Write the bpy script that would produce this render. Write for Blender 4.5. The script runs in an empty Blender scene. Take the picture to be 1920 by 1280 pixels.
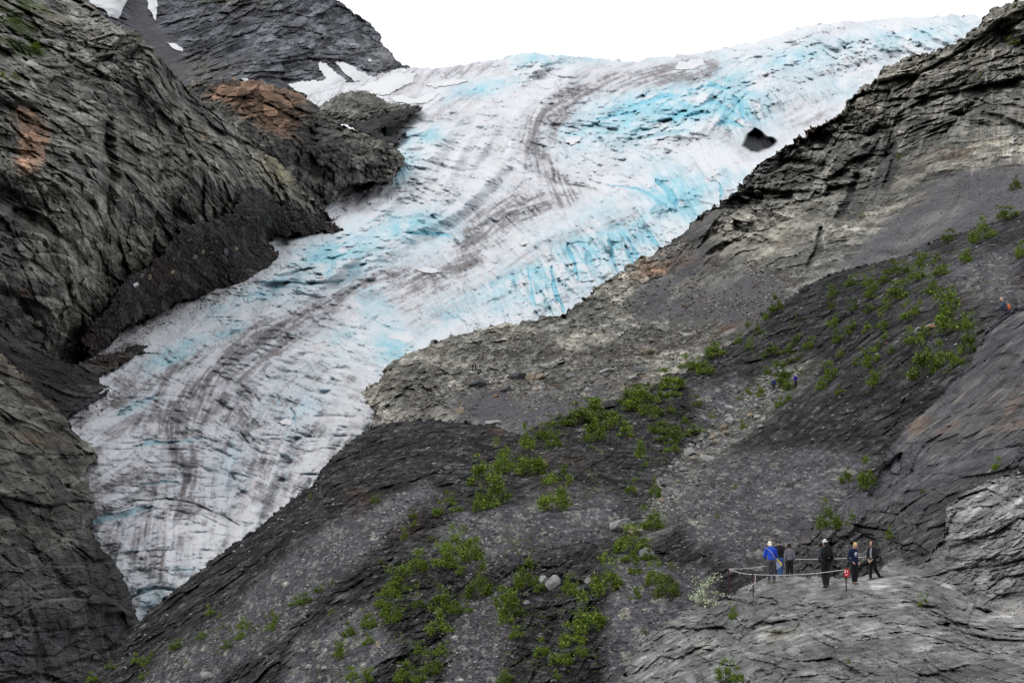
import bpy, math, random
import numpy as np
from mathutils import Vector, Matrix
random.seed(7)
rng = np.random.default_rng(11)
f32 = np.float32
S = bpy.context.scene
COL = S.collection

# ------------------------------------------------------------------ camera
FPX, CX, CY = 3467.0, 960.0, 640.0          # focal length in picture units (65 mm on 36 mm over 1920)
PITCH = math.radians(6.75)
cam_d = bpy.data.cameras.new('camera'); cam = bpy.data.objects.new('camera', cam_d); COL.objects.link(cam)
cam_d.sensor_width = 36; cam_d.lens = 65.0; cam_d.clip_start = 0.5; cam_d.clip_end = 20000
cam.rotation_euler = (math.pi/2 + PITCH, 0, 0)
S.camera = cam
CF = np.array([0, math.cos(PITCH), math.sin(PITCH)]); CU = np.array([0, -math.sin(PITCH), math.cos(PITCH)]); CR = np.array([1., 0, 0])

def unproj(u, v, d):
    u, v, d = np.asarray(u, float), np.asarray(v, float), np.asarray(d, float)
    return d[..., None]*(CF + ((u-CX)/FPX)[..., None]*CR + ((CY-v)/FPX)[..., None]*CU)

def proj(P):
    d = P @ CF
    return CX + FPX*(P @ CR)/d, CY - FPX*(P @ CU)/d, d

# ------------------------------------------------------------------ noise (vectorised)
def hsh(ix, iy, iz, seed):
    with np.errstate(over='ignore'):
        n = (ix.astype(np.uint32)*np.uint32(374761393) + iy.astype(np.uint32)*np.uint32(668265263)
             + iz.astype(np.uint32)*np.uint32(2147483647) + np.uint32((seed*1013904223) & 0xffffffff))
        n = (n ^ (n >> np.uint32(13)))*np.uint32(1274126177)
        n = (n ^ (n >> np.uint32(16)))*np.uint32(2246822519)
        n = n ^ (n >> np.uint32(15))
    return n
def h01(n): return (n & np.uint32(0xffffff)).astype(f32)/f32(0xffffff)

def vnoise(p, seed=0):                       # value noise, -1..1
    p = np.asarray(p, f32); i = np.floor(p); fr = p-i; i = i.astype(np.int32)
    w = fr*fr*fr*(fr*(fr*6-15)+10)
    out = 0
    for a in (0, 1):
        wa = w[..., 0] if a else 1-w[..., 0]
        for b in (0, 1):
            wb = wa*(w[..., 1] if b else 1-w[..., 1])
            for c in (0, 1):
                wc = wb*(w[..., 2] if c else 1-w[..., 2])
                out = out + wc*h01(hsh(i[..., 0]+a, i[..., 1]+b, i[..., 2]+c, seed))
    return out*2-1

def fbm(p, octv=4, seed=0, gain=.5, lac=2.03):
    o, a, t = 0, 1., 0.
    for k in range(octv):
        o = o + a*vnoise(p*(lac**k)+17.3*k, seed+k); t += a; a *= gain
    return o/t
def ridged(p, octv=4, seed=0, gain=.5):
    o, a, t = 0, 1., 0.
    for k in range(octv):
        o = o + a*(1-np.abs(vnoise(p*(2.07**k)+9.1*k, seed+k))*2); t += a; a *= gain
    return o/t

def facet(p, seed=0, tilt=1.0, off=.35, sharp=38.):      # angular blocks: randomly tilted planes, narrowly blended where they meet
    p = np.asarray(p, f32); q = p-f32(.5); i = np.floor(q).astype(np.int32)
    best = np.full(p.shape[:-1], 9., f32); sec = best.copy(); num = np.zeros_like(best); den = np.zeros_like(best); cid = np.zeros_like(best)
    K = f32(1/1023.)
    for a in (0, 1):
        for b in (0, 1):
            for c in (0, 1):
                ix, iy, iz = i[..., 0]+a, i[..., 1]+b, i[..., 2]+c
                n = hsh(ix, iy, iz, seed)
                m = n*np.uint32(2654435761); m ^= m >> np.uint32(15)
                dx = p[..., 0]-ix-f32(.5)-((n & np.uint32(1023)).astype(f32)*K-f32(.5))*f32(.8)
                dy = p[..., 1]-iy-f32(.5)-(((n >> np.uint32(10)) & np.uint32(1023)).astype(f32)*K-f32(.5))*f32(.8)
                dz = p[..., 2]-iz-f32(.5)-(((n >> np.uint32(20)) & np.uint32(1023)).astype(f32)*K-f32(.5))*f32(.8)
                dx = dx.astype(f32); dy = dy.astype(f32); dz = dz.astype(f32)
                d = dx*dx+dy*dy+dz*dz
                gx = (m & np.uint32(1023)).astype(f32)*K-f32(.5)
                gy = ((m >> np.uint32(10)) & np.uint32(1023)).astype(f32)*K-f32(.5)
                gz = ((m >> np.uint32(20)) & np.uint32(1023)).astype(f32)*K-f32(.5)
                r = ((n >> np.uint32(5)) & np.uint32(0xffff)).astype(f32)*f32(1/65535.)
                vv = (dx*gx+dy*gy+dz*gz)*f32(2*tilt)+(r-f32(.5))*f32(2*off)
                w = np.exp(f32(-sharp)*d); num += w*vv; den += w
                k = d < best
                sec = np.where(k, best, np.minimum(sec, d)); cid = np.where(k, r, cid); best = np.where(k, d, best)
    return num/(den+f32(1e-12)), cid, np.sqrt(sec)-np.sqrt(best)

# ------------------------------------------------------------------ 2-d helpers
def tps(ctrl, smooth=1e-4):
    c = np.array(ctrl, float); X = c[:, :2]/1000.; y = 1000./c[:, 2]
    n = len(c)
    def U(r2): return np.where(r2 > 1e-12, r2*np.log(np.maximum(r2, 1e-12)), 0)
    K = U(((X[:, None]-X[None])**2).sum(-1)) + smooth*np.eye(n)
    Pm = np.c_[np.ones(n), X]
    A = np.block([[K, Pm], [Pm.T, np.zeros((3, 3))]])
    w = np.linalg.solve(A, np.r_[y, 0, 0, 0])
    lo, hi = y.min()*.6, y.max()*1.6
    def fn(u, v):
        q = np.stack([np.asarray(u, float), np.asarray(v, float)], -1)/1000.
        o = w[n] + w[n+1]*q[..., 0] + w[n+2]*q[..., 1]
        for k in range(n):
            o = o + w[k]*U((q[..., 0]-X[k, 0])**2+(q[..., 1]-X[k, 1])**2)
        return 1000./np.clip(o, lo, hi)
    return fn

def seg_dist(U, V, pts, closed=False, reach=None):       # distance to a polyline, parameter 0..1 along it, closest point
    U = np.asarray(U, f32); V = np.asarray(V, f32)
    pts = [tuple(map(float, p[:2])) for p in pts]
    if reach is not None and U.ndim == 2:                # only look near the line
        x0, x1 = min(p[0] for p in pts)-reach, max(p[0] for p in pts)+reach; y0, y1 = min(p[1] for p in pts)-reach, max(p[1] for p in pts)+reach
        m = (U > x0) & (U < x1) & (V > y0) & (V < y1)
        d = np.full(U.shape, 1e4, f32); t = np.zeros(U.shape, f32)
        if m.any():
            a, b, _, _ = seg_dist(U[m], V[m], pts, closed); d[m] = a; t[m] = b
        return d, t, None, None
    n = len(pts); best = np.full(U.shape, 1e9, f32); bt = np.zeros(U.shape, f32); cu = np.zeros(U.shape, f32); cv = np.zeros(U.shape, f32)
    m = n if closed else n-1
    for k in range(m):
        x0, y0 = pts[k]; x1, y1 = pts[(k+1) % n]
        dx, dy = f32(x1-x0), f32(y1-y0); L = f32(dx*dx+dy*dy+1e-9); x0 = f32(x0); y0 = f32(y0)
        t = np.clip(((U-x0)*dx+(V-y0)*dy)/L, 0, 1)
        qx, qy = x0+t*dx, y0+t*dy
        d = (U-qx)**2+(V-qy)**2
        w = d < best
        best = np.where(w, d, best); bt = np.where(w, (f32(k)+t)/f32(m), bt); cu = np.where(w, qx, cu); cv = np.where(w, qy, cv)
    return np.sqrt(best), bt, cu, cv

def inside(U, V, pts):
    r = np.zeros(U.shape, bool); n = len(pts)
    for k in range(n):
        x0, y0 = pts[k][:2]; x1, y1 = pts[(k+1) % n][:2]
        if y0 == y1: continue
        c = ((y0 > V) != (y1 > V)) & (U < (x1-x0)*(V-y0)/(y1-y0)+x0)
        r ^= c
    return r

def blob(U, V, pts, soft):                   # soft-edged polygon mask
    d, _, _, _ = seg_dist(U, V, pts, True, soft*2+2)
    s = np.where(inside(U, V, pts), d, -d)
    return np.clip(s/soft*.5+.5, 0, 1)

def sstep(a, b, x):
    t = np.clip((x-a)/(b-a), 0, 1); return t*t*(3-2*t)

def field(U, V, dirs, power=2.2):            # line-direction field from samples (u, v, du, dv)
    cs = np.zeros(U.shape); sn = np.zeros(U.shape)
    for (u, v, du, dv) in dirs:
        a = math.atan2(dv, du)
        w = 1/((U-u)**2+(V-v)**2+900)**(power/2)
        cs += w*math.cos(2*a); sn += w*math.sin(2*a)
    return .5*np.arctan2(sn, cs)

def lic(ang, L=16, seed=1, cell=1):          # line integral convolution: noise drawn out along the field
    H, W = ang.shape
    r = np.random.default_rng(seed)
    n = r.standard_normal(((H+cell-1)//cell, (W+cell-1)//cell)).astype(f32)
    if cell > 1: n = np.kron(n, np.ones((cell, cell), f32))[:H, :W]
    cx, sy = np.cos(ang).astype(f32), np.sin(ang).astype(f32)
    acc = n.copy()
    yy, xx = np.mgrid[0:H, 0:W].astype(f32)
    for sgn in (1, -1):
        x, y = xx.copy(), yy.copy(); px, py = cx*sgn, sy*sgn
        for k in range(L):
            x += px; y += py
            xi = np.clip(np.rint(x), 0, W-1).astype(np.int32); yi = np.clip(np.rint(y), 0, H-1).astype(np.int32)
            acc += n[yi, xi]*(1-k/L)
            nx, ny = cx[yi, xi], sy[yi, xi]
            s = np.where(nx*px+ny*py < 0, -1, 1)
            px, py = nx*s, ny*s
    return (acc/acc.std()).astype(f32)

def blur(a, n=1):
    for _ in range(n):
        b = a.copy()
        b[1:-1] = (a[:-2]+2*a[1:-1]+a[2:])/4
        c = b.copy()
        c[:, 1:-1] = (b[:, :-2]+2*b[:, 1:-1]+b[:, 2:])/4
        a = c
    return a

# ------------------------------------------------------------------ materials
def srgb(r, g, b):
    def c(x):
        x /= 255.
        return x/12.92 if x <= .04045 else ((x+.055)/1.055)**2.4
    return np.array([c(r), c(g), c(b)])

def mat_surface(name, fine, bump=.6, rough=.85, var=.35, spec=.05, coat=0., speck=0.):
    """Albedo from the mesh's 'albedo' attribute (rock kinds, dirt, ice) times fine procedural noise; bump from noise. fine = size of the finest grain in metres."""
    m = bpy.data.materials.new(name); m.use_nodes = True
    nt = m.node_tree; N = nt.nodes; Lk = nt.links; N.clear()
    out = N.new('ShaderNodeOutputMaterial'); bs = N.new('ShaderNodeBsdfPrincipled'); Lk.new(bs.outputs[0], out.inputs[0])
    at = N.new('ShaderNodeAttribute'); at.attribute_name = 'albedo'
    tc = N.new('ShaderNodeTexCoord')
    n1 = N.new('ShaderNodeTexNoise'); n1.inputs['Scale'].default_value = 1/fine; n1.inputs['Detail'].default_value = 5; n1.inputs['Roughness'].default_value = .65
    n2 = N.new('ShaderNodeTexVoronoi'); n2.inputs['Scale'].default_value = .7/fine
    for n in (n1, n2): Lk.new(tc.outputs['Object'], n.inputs['Vector'])
    mr = N.new('ShaderNodeMapRange'); mr.inputs['From Min'].default_value = .3; mr.inputs['From Max'].default_value = .7
    mr.inputs['To Min'].default_value = 1-var; mr.inputs['To Max'].default_value = 1+var
    Lk.new(n1.outputs['Fac'], mr.inputs['Value'])
    mx = N.new('ShaderNodeVectorMath'); mx.operation = 'SCALE'
    Lk.new(at.outputs['Color'], mx.inputs[0]); Lk.new(mr.outputs[0], mx.inputs['Scale'])
    last = mx.outputs[0]
    if speck:
        sp = N.new('ShaderNodeMapRange'); sp.inputs['From Min'].default_value = .88; sp.inputs['From Max'].default_value = .98
        sp.inputs['To Min'].default_value = 1; sp.inputs['To Max'].default_value = 1+speck
        sx = N.new('ShaderNodeSeparateColor'); Lk.new(n2.outputs['Color'], sx.inputs[0]); Lk.new(sx.outputs[0], sp.inputs['Value'])
        m2 = N.new('ShaderNodeVectorMath'); m2.operation = 'SCALE'; Lk.new(last, m2.inputs[0]); Lk.new(sp.outputs[0], m2.inputs['Scale']); last = m2.outputs[0]
    Lk.new(last, bs.inputs['Base Color'])
    bs.inputs['Roughness'].default_value = rough; bs.inputs['Specular IOR Level'].default_value = spec
    if bump:
        bp = N.new('ShaderNodeBump'); bp.inputs['Strength'].default_value = bump; bp.inputs['Distance'].default_value = fine*.8
        ad = N.new('ShaderNodeMath'); ad.operation = 'MULTIPLY_ADD'; ad.inputs[1].default_value = .6
        Lk.new(n2.outputs['Distance'], ad.inputs[0]); Lk.new(n1.outputs['Fac'], ad.inputs[2])
        Lk.new(ad.outputs[0], bp.inputs['Height']); Lk.new(bp.outputs[0], bs.inputs['Normal'])
    return m

def mat_plain(name, rgb, rough=.8, var=.2, scale=20., spec=.2, bump=0., trans=0.):
    m = bpy.data.materials.new(name); m.use_nodes = True
    nt = m.node_tree; N = nt.nodes; Lk = nt.links; bs = N['Principled BSDF']
    tc = N.new('ShaderNodeTexCoord'); n1 = N.new('ShaderNodeTexNoise'); n1.inputs['Scale'].default_value = scale; n1.inputs['Detail'].default_value = 4
    Lk.new(tc.outputs['Object'], n1.inputs['Vector'])
    cr = N.new('ShaderNodeMix'); cr.data_type = 'RGBA'
    a = [max(0, c*(1-var)) for c in rgb]; b = [min(1, c*(1+var)) for c in rgb]
    cr.inputs[6].default_value = (*a, 1); cr.inputs[7].default_value = (*b, 1)
    Lk.new(n1.outputs['Fac'], cr.inputs[0]); Lk.new(cr.outputs[2], bs.inputs['Base Color'])
    bs.inputs['Roughness'].default_value = rough; bs.inputs['Specular IOR Level'].default_value = spec
    if bump:
        bp = N.new('ShaderNodeBump'); bp.inputs['Strength'].default_value = bump; Lk.new(n1.outputs['Fac'], bp.inputs['Height']); Lk.new(bp.outputs[0], bs.inputs['Normal'])
    return m

def tag(o, label=None, cat=None, group=None, kind=None):
    if label: o['label'] = label
    if cat: o['category'] = cat
    if group: o['group'] = group
    if kind: o['kind'] = kind
    return o

# ------------------------------------------------------------------ terrain bodies
def axis(lo, hi, f0, f1, sp, coarse=3.4):
    a = [np.arange(lo, min(f0, hi), coarse)] if lo < f0 else []
    a.append(np.arange(max(lo, f0), min(hi, f1), sp))
    if hi > f1: a.append(np.arange(max(f1, lo), hi+coarse, coarse))
    return np.concatenate(a)

ALB = .56      # all albedos were read off the picture for a flat sky; the zenith of the cloud deck is brighter
class Body:
    def depth(B, u, v, soft=0):              # distance of the finished surface where a line of sight meets it
        G = blur(B.Dg, soft) if soft else B.Dg
        u = np.asarray(u, float); v = np.asarray(v, float)
        x = np.interp(u, B.ua, np.arange(len(B.ua))); y = np.interp(v, B.va, np.arange(len(B.va)))
        i = np.clip(x.astype(int), 0, len(B.ua)-2); j = np.clip(y.astype(int), 0, len(B.va)-2); fx = x-i; fy = y-j
        return (G[j, i]*(1-fx)+G[j, i+1]*fx)*(1-fy)+(G[j+1, i]*(1-fx)+G[j+1, i+1]*fx)*fy


def body(name, poly, ctrl, sp, shape, mat, label, cat, band=42., fold=.005, jag=3., jagw=22., smooth=False, depth=None, kind='structure', nvmin=.4):
    """One terrain body: its outline and distances are surveyed as (u, v, metres); the surface between is a smooth sheet
    that rolls over and away behind every crest, then real relief from shape() is added along its normals."""
    us = [p[0] for p in poly]; vs = [p[1] for p in poly]
    ua = axis(min(us)-band, max(us)+band, -14, 1934, sp); va = axis(min(vs)-band, max(vs)+band, -14, 1294, sp)
    U, V = np.meshgrid(ua, va)
    D = depth or tps(ctrl)
    q = np.stack([U/jagw, V/jagw, U*0+len(name)], -1)
    ju = jag*(.6*fbm(q, 4, 3, .6)+.9*facet(q*1.2, 3, 1., .6)[0]+.5*facet(q*3.1, 4, 1., .6)[0]); jv = jag*(.6*fbm(q+50, 4, 5, .6)+.9*facet(q*1.2+7, 6, 1., .6)[0]+.5*facet(q*3.1+7, 7, 1., .6)[0])
    s, _, cu, cv = seg_dist(U+ju, V+jv, poly, True)
    ins = inside(U+ju, V+jv, poly)
    s = np.where(ins, -s, s)
    o = np.maximum(s, 0)
    cu2, cv2 = cu-ju, cv-jv
    du, dv = U-cu2, V-cv2; L = np.sqrt(du*du+dv*dv)+1e-6
    back = 1.0*o
    bu = np.where(ins, U, cu2-du/L*back*.35); bv = np.where(ins, V, cv2-dv/L*back*.35+back*.15)
    d = np.where(ins, D(U, V), D(cu2, cv2)*(1+fold*o+.00012*o*o))
    P = unproj(bu, bv, d)
    B = Body(); B.U, B.V, B.P0, B.ins, B.s, B.d = U, V, (P*np.array([1, .12, 1])).astype(f32), ins, s, d
    Ps = np.stack([blur(P[..., k], 3) for k in range(3)], -1)
    e1 = np.gradient(Ps, axis=1); e2 = np.gradient(Ps, axis=0)
    n = np.cross(e2, e1); n /= np.linalg.norm(n, axis=-1, keepdims=True)+1e-9
    B.N = n
    hgt, alb = shape(B)
    view = -P/np.linalg.norm(P, axis=-1, keepdims=True)          # relief stands out of the face we look at; round the crests it follows the normals
    nv = np.clip(np.abs((n*view).sum(-1)), nvmin, 1)
    b = sstep(-9, 5, s)[..., None]
    P = P+view*(hgt/nv)[..., None]*(1-b)+n*(np.clip(hgt*.3, -2.5*d/FPX, 3.5*d/FPX))[..., None]*b
    B.P = P; B.ua, B.va = ua, va; B.Dg = P @ CF; B.D = D; B.alb = alb
    keep = s < band*.9
    idx = -np.ones(U.shape, np.int64); idx[keep] = np.arange(keep.sum())
    qd = np.stack([idx[:-1, :-1], idx[1:, :-1], idx[1:, 1:], idx[:-1, 1:]], -1).reshape(-1, 4)
    qd = qd[(qd >= 0).all(1)]
    me = bpy.data.meshes.new(name)
    vv = P[keep].astype(f32)
    me.vertices.add(len(vv)); me.vertices.foreach_set('co', vv.ravel())
    me.loops.add(len(qd)*4); me.polygons.add(len(qd))
    me.loops.foreach_set('vertex_index', qd.ravel().astype(np.int32))
    me.polygons.foreach_set('loop_start', np.arange(0, len(qd)*4, 4, dtype=np.int32))
    me.polygons.foreach_set('use_smooth', np.full(len(qd), smooth))
    ca = me.attributes.new('albedo', 'FLOAT_COLOR', 'POINT')
    c4 = np.ones((len(vv), 4), f32); c4[:, :3] = np.clip(alb[keep]*ALB, .004, .95); ca.data.foreach_set('color', c4.ravel())
    me.update(); me.validate()
    me.materials.append(mat)
    ob = bpy.data.objects.new(name, me); COL.objects.link(ob)
    tag(ob, label, cat, None, kind)
    B.ob = ob
    return B

def mixc(a, b, m):
    m = np.asarray(m, f32)[..., None]
    return a*(1-m)+np.asarray(b, f32)*m
def flat(U, c):
    return np.broadcast_to(np.asarray(c, f32), U.shape+(3,)).copy()
LG = .22
QUAL = 1.0    # grid spacing factor
def rel(P, size, an=(1, 1, 1), seed=0, warp=.35, octs=3, tilt=1., off=.35, rot=0):
    if rot:
        c, s = math.cos(math.radians(rot)), math.sin(math.radians(rot))
        P = np.stack([P[..., 0]*c-P[..., 2]*s, P[..., 1], P[..., 0]*s+P[..., 2]*c], -1)
    q = ((P*np.array(an, f32))/f32(size)).astype(f32)
    w = np.stack([fbm(q*1.3+11, 3, seed+1), fbm(q*1.3+31, 3, seed+2), fbm(q*1.3+71, 3, seed+3)], -1)
    h = 0; a = 1.; ids = []
    AW = (.5, .42, .27, .145, .072, .034, .016)
    for k in range(octs+2):
        f, c, e = facet((q+warp*.22*w)*f32(2.2**k)+f32(3.3*k), seed+10*k, tilt, off)
        h = h+AW[k]*(f-JW*(1-sstep(0, .09, e)) if k < 5 else f)      # open joints between the blocks
        if k < octs+1: ids.append(c)
    return h*size*RG, ids
RG = .30; JW = .42

def gauss(U, V, u, v, ru, rv=None, rot=0):
    rv = rv or ru; c, s = math.cos(rot), math.sin(rot)
    x = (U-u)*c+(V-v)*s; y = -(U-u)*s+(V-v)*c
    return np.exp(-(x/ru)**2-(y/rv)**2)

def line(U, V, pts, w, feather=.5, jit=None):
    d, t, _, _ = seg_dist(U, V, pts, False, w*2+2)
    if jit is not None: d = np.abs(d+jit)
    return 1-sstep(w*(1-feather), w*(1+feather), d), t

# ---- rock palettes (albedo)
G_MID = np.array([.135, .132, .122]); G_LITE = np.array([.245, .235, .205]); G_DARK = np.array([.042, .042, .045]); G_BLUE = np.array([.105, .105, .115])
ORANGE = np.array([.245, .145, .092]); RUST = np.array([.12, .075, .055]); SCREE = np.array([.098, .095, .104]); SLATE = np.array([.052, .05, .052])
MOSS = np.array([.06, .085, .025])

def con(a, g=1.3, m=.095): return m*(np.maximum(a, .003)/m)**g
def rock_colour(B, size, seed, lite=.4, dark=.4, orange=.1, ids=None):
    P = B.P0
    a = flat(B.U, G_MID)
    n1 = fbm(P/size/1.7, 4, seed+40, .6); n2 = fbm(P/size/1.1+9, 4, seed+41, .6); n3 = fbm(P/size/2.3+4, 4, seed+42, .6)
    a = mixc(a, G_LITE, sstep(.0, .5, n1+lite-.45)*.8)
    a = mixc(a, G_DARK, sstep(.0, .45, n2+dark-.5)*.85)
    a = mixc(a, ORANGE, sstep(.1, .45, n3+orange-.35)*.6)
    if ids is not None:
        for c in ids[-3:]: a = a*(.66+.7*c)[..., None]
        a = mixc(a, G_LITE*1.25, sstep(.8, .95, ids[-1])*sstep(-.2, .4, n1)*.6)
    return a

# ======================================================================= far mountain
def sh_mountain(B):
    U, V, P = B.U.astype(f32), B.V.astype(f32), B.P0
    h, ids = rel(P, 95, (1.1, 1, .42), 5, .5, 4, rot=14)
    big = fbm(P*np.array([1, 1, .35])/160, 3, 8)*45
    a = rock_colour(B, 70, 9, .3, .38, .12, ids)
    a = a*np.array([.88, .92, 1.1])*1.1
    g = sstep(.05, .4, fbm(P/55, 4, 77, .6)+.75*gauss(U, V, 520, 0, 150, 38)+.5*gauss(U, V, 370, 105, 40, 12)-.45)
    a = mixc(a, MOSS*.8, g*.85)
    scr = blob(U, V, [(235, -10), (270, -10), (290, 40), (330, 80), (350, 150), (300, 130), (240, 40)], 12)
    a = mixc(a, SCREE*1.15, scr*.85); h = h*(1-.75*scr)
    kn = gauss(U, V, 380, 130, 55, 22)
    a = mixc(a, G_LITE*.75, kn*.6)
    return h*.75+big, con(a, 1.2)
M_MTN = mat_surface('mountain_rock', 5.0, .95, .9, .35)
I_poly = [(120, -90), (600, -90), (632, 0), (640, 5), (665, 25), (690, 42), (710, 62), (722, 85), (740, 105), (768, 131), (720, 155), (600, 200), (540, 205), (350, 210), (250, 160), (190, 70), (130, 0)]
I_ctrl = [(220, 0, 2100), (300, 100, 1900), (362, 154, 1750), (480, 155, 1720), (579, 181, 1750), (640, 160, 1850), (765, 130, 2100), (640, 0, 2450), (450, 50, 2150), (550, 100, 2000), (720, 90, 2350), (200, -80, 2400), (640, -80, 2600), (260, 20, 2200)]
B_I = body('mountain', I_poly, I_ctrl, 1.6*QUAL, sh_mountain, M_MTN, 'steep dark rock peak with green ledges and snow gullies behind the glacier', 'mountain', jag=4, jagw=30)

# ======================================================================= snow patches
M_SNOW = mat_surface('old_snow', 1.6, .25, .7, .04, .2)
def sh_snow(B):
    n = fbm(B.P0/9, 4, 3, .6)
    rim = sstep(0, 14, -B.s)
    a = flat(B.U, (.87, .88, .9))
    a = mixc(a, (.5, .48, .47), sstep(.15, .6, fbm(B.P0*np.array([1, 1, .4])/6, 4, 13, .65))*.35)
    px = B.d/FPX*3
    return px*(rim*1.2+n*.5), a
SN = 2.6
def snow(poly, Bp, label, k=.985, jag=2.5):
    off = 5. if Bp is B_E else 6.
    body('snow_patch', poly, None, 1.6, sh_snow, M_SNOW, label, 'snow patch', band=9, fold=.0012, jag=jag, jagw=14, smooth=True, depth=lambda u, v: Bp.depth(u, v, 5)-SN*off*Bp.depth(u, v, 5)/FPX)

# ======================================================================= glacier
E_poly = [(257, 1175), (246, 1160), (232, 1110), (222, 1076), (200, 1047), (170, 1014), (160, 993), (168, 964), (150, 930), (150, 884), (175, 857), (150, 832), (120, 800), (110, 780), (160, 740), (160, 705), (165, 665), (200, 610), (250, 575), (330, 540), (440, 500), (480, 440), (590, 380), (600, 330), (690, 320), (690, 230), (590, 235), (575, 190), (579, 180), (640, 160), (700, 145),
          (765, 129), (807, 129), (848, 128), (877, 124), (907, 118), (940, 114), (965, 105), (998, 102), (1027, 107), (1082, 107), (1140, 112), (1182, 115), (1223, 110), (1265, 107), (1327, 100), (1390, 87), (1440, 76), (1474, 62), (1537, 48), (1578, 44), (1641, 40), (1703, 35), (1753, 35), (1787, 31), (1845, 34), (1990, 40),
          (1990, 140), (1700, 240), (1540, 330), (1440, 420), (1300, 520), (1150, 620), (1000, 660), (860, 680), (780, 740), (740, 830), (700, 880), (560, 1000), (440, 1080), (330, 1160)]
E_ctrl = [(257, 1163, 300), (230, 1090, 310), (325, 1126, 300), (169, 993, 330), (400, 1047, 320), (185, 870, 350), (300, 830, 390), (130, 786, 380), (533, 947, 370), (640, 850, 410), (350, 960, 365), (179, 712, 440), (208, 735, 420), (183, 667, 475), (279, 648, 500), (450, 660, 520), (690, 760, 440), (600, 720, 500), (760, 665, 500), (375, 557, 610), (537, 496, 680), (650, 560, 640), (890, 615, 580), (1015, 596, 620), (800, 510, 750), (1077, 573, 640), (640, 435, 790), (625, 412, 830), (900, 440, 870), (1140, 520, 720), (1265, 448, 800), (1000, 390, 960), (1200, 400, 900), (1403, 329, 900), (757, 310, 1000), (1000, 250, 1200), (1250, 330, 1020), (1300, 230, 1200), (1428, 262, 1150), (1507, 246, 1150), (780, 210, 1250), (700, 245, 1200), (1100, 150, 1500), (1591, 187, 1350), (600, 200, 1350), (765, 129, 1700), (907, 119, 1650), (998, 102, 1600), (1182, 115, 1750), (1327, 100, 1800), (1645, 154, 1500), (1537, 48, 1900), (1845, 35, 1950), (1990, 60, 1900), (579, 181, 1500)]
E_flow = [(1700, 70, -4, 1), (1400, 110, -4, 1), (1200, 150, -4, .8), (1060, 190, -3, 1.7), (995, 250, -.8, 3), (1020, 310, 1.1, 3), (1060, 360, 1, 2), (1000, 395, -3, 1), (900, 440, -2, 1.5), (850, 505, -3, 1), (700, 530, -3, 1.2), (600, 590, -3, 1.7), (450, 660, -3, 2), (350, 750, -1.5, 3), (318, 800, 0, 3), (345, 880, .3, 3), (340, 960, -.3, 3), (500, 900, -.5, 3), (300, 1050, -.3, 3), (700, 250, -2, 3), (620, 420, -3, 2), (450, 540, -3, 1.4), (280, 620, -3, 1.2), (1300, 350, -3, 1.6), (1100, 480, -3, 1.3), (900, 570, -3, 1.5), (720, 650, -2, 2), (650, 800, -1.2, 2.5), (560, 880, -1, 2), (1300, 200, -3, 1.2), (850, 200, -3, 1.8), (850, 300, -1.5, 3), (200, 760, -3, 1.3), (240, 900, -2, .8), (1400, 180, -3, 1.6)]
E_crev = [(1200, 200, 3, -1.1), (1350, 180, 2, -1.8), (1420, 220, 1.2, 2), (1050, 480, .35, 1), (1150, 470, .45, 1), (980, 540, .5, 1), (1250, 380, .9, 1.2), (1350, 350, .5, 1), (640, 490, 3, -.7), (760, 440, 3, .1), (850, 470, 1, 1), (300, 830, 3, -.1), (270, 950, 3, -.6), (540, 740, 2, 1.1), (560, 660, 2.4, .9), (450, 800, 1.4, 1.4), (650, 600, 2, 1), (900, 300, 2.5, .9), (1100, 320, 2.6, .8), (1000, 130, 3, -.4), (1400, 100, 3, -.6), (1650, 80, 2.4, 1.4), (850, 180, 2.5, -1.2), (700, 300, 2.2, -1.6), (480, 600, 3, -1), (250, 1080, 3, -.4), (600, 880, 3, -.3), (820, 380, 2.4, .9), (900, 590, .6, 1), (450, 950, 2.6, .9)]
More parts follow.
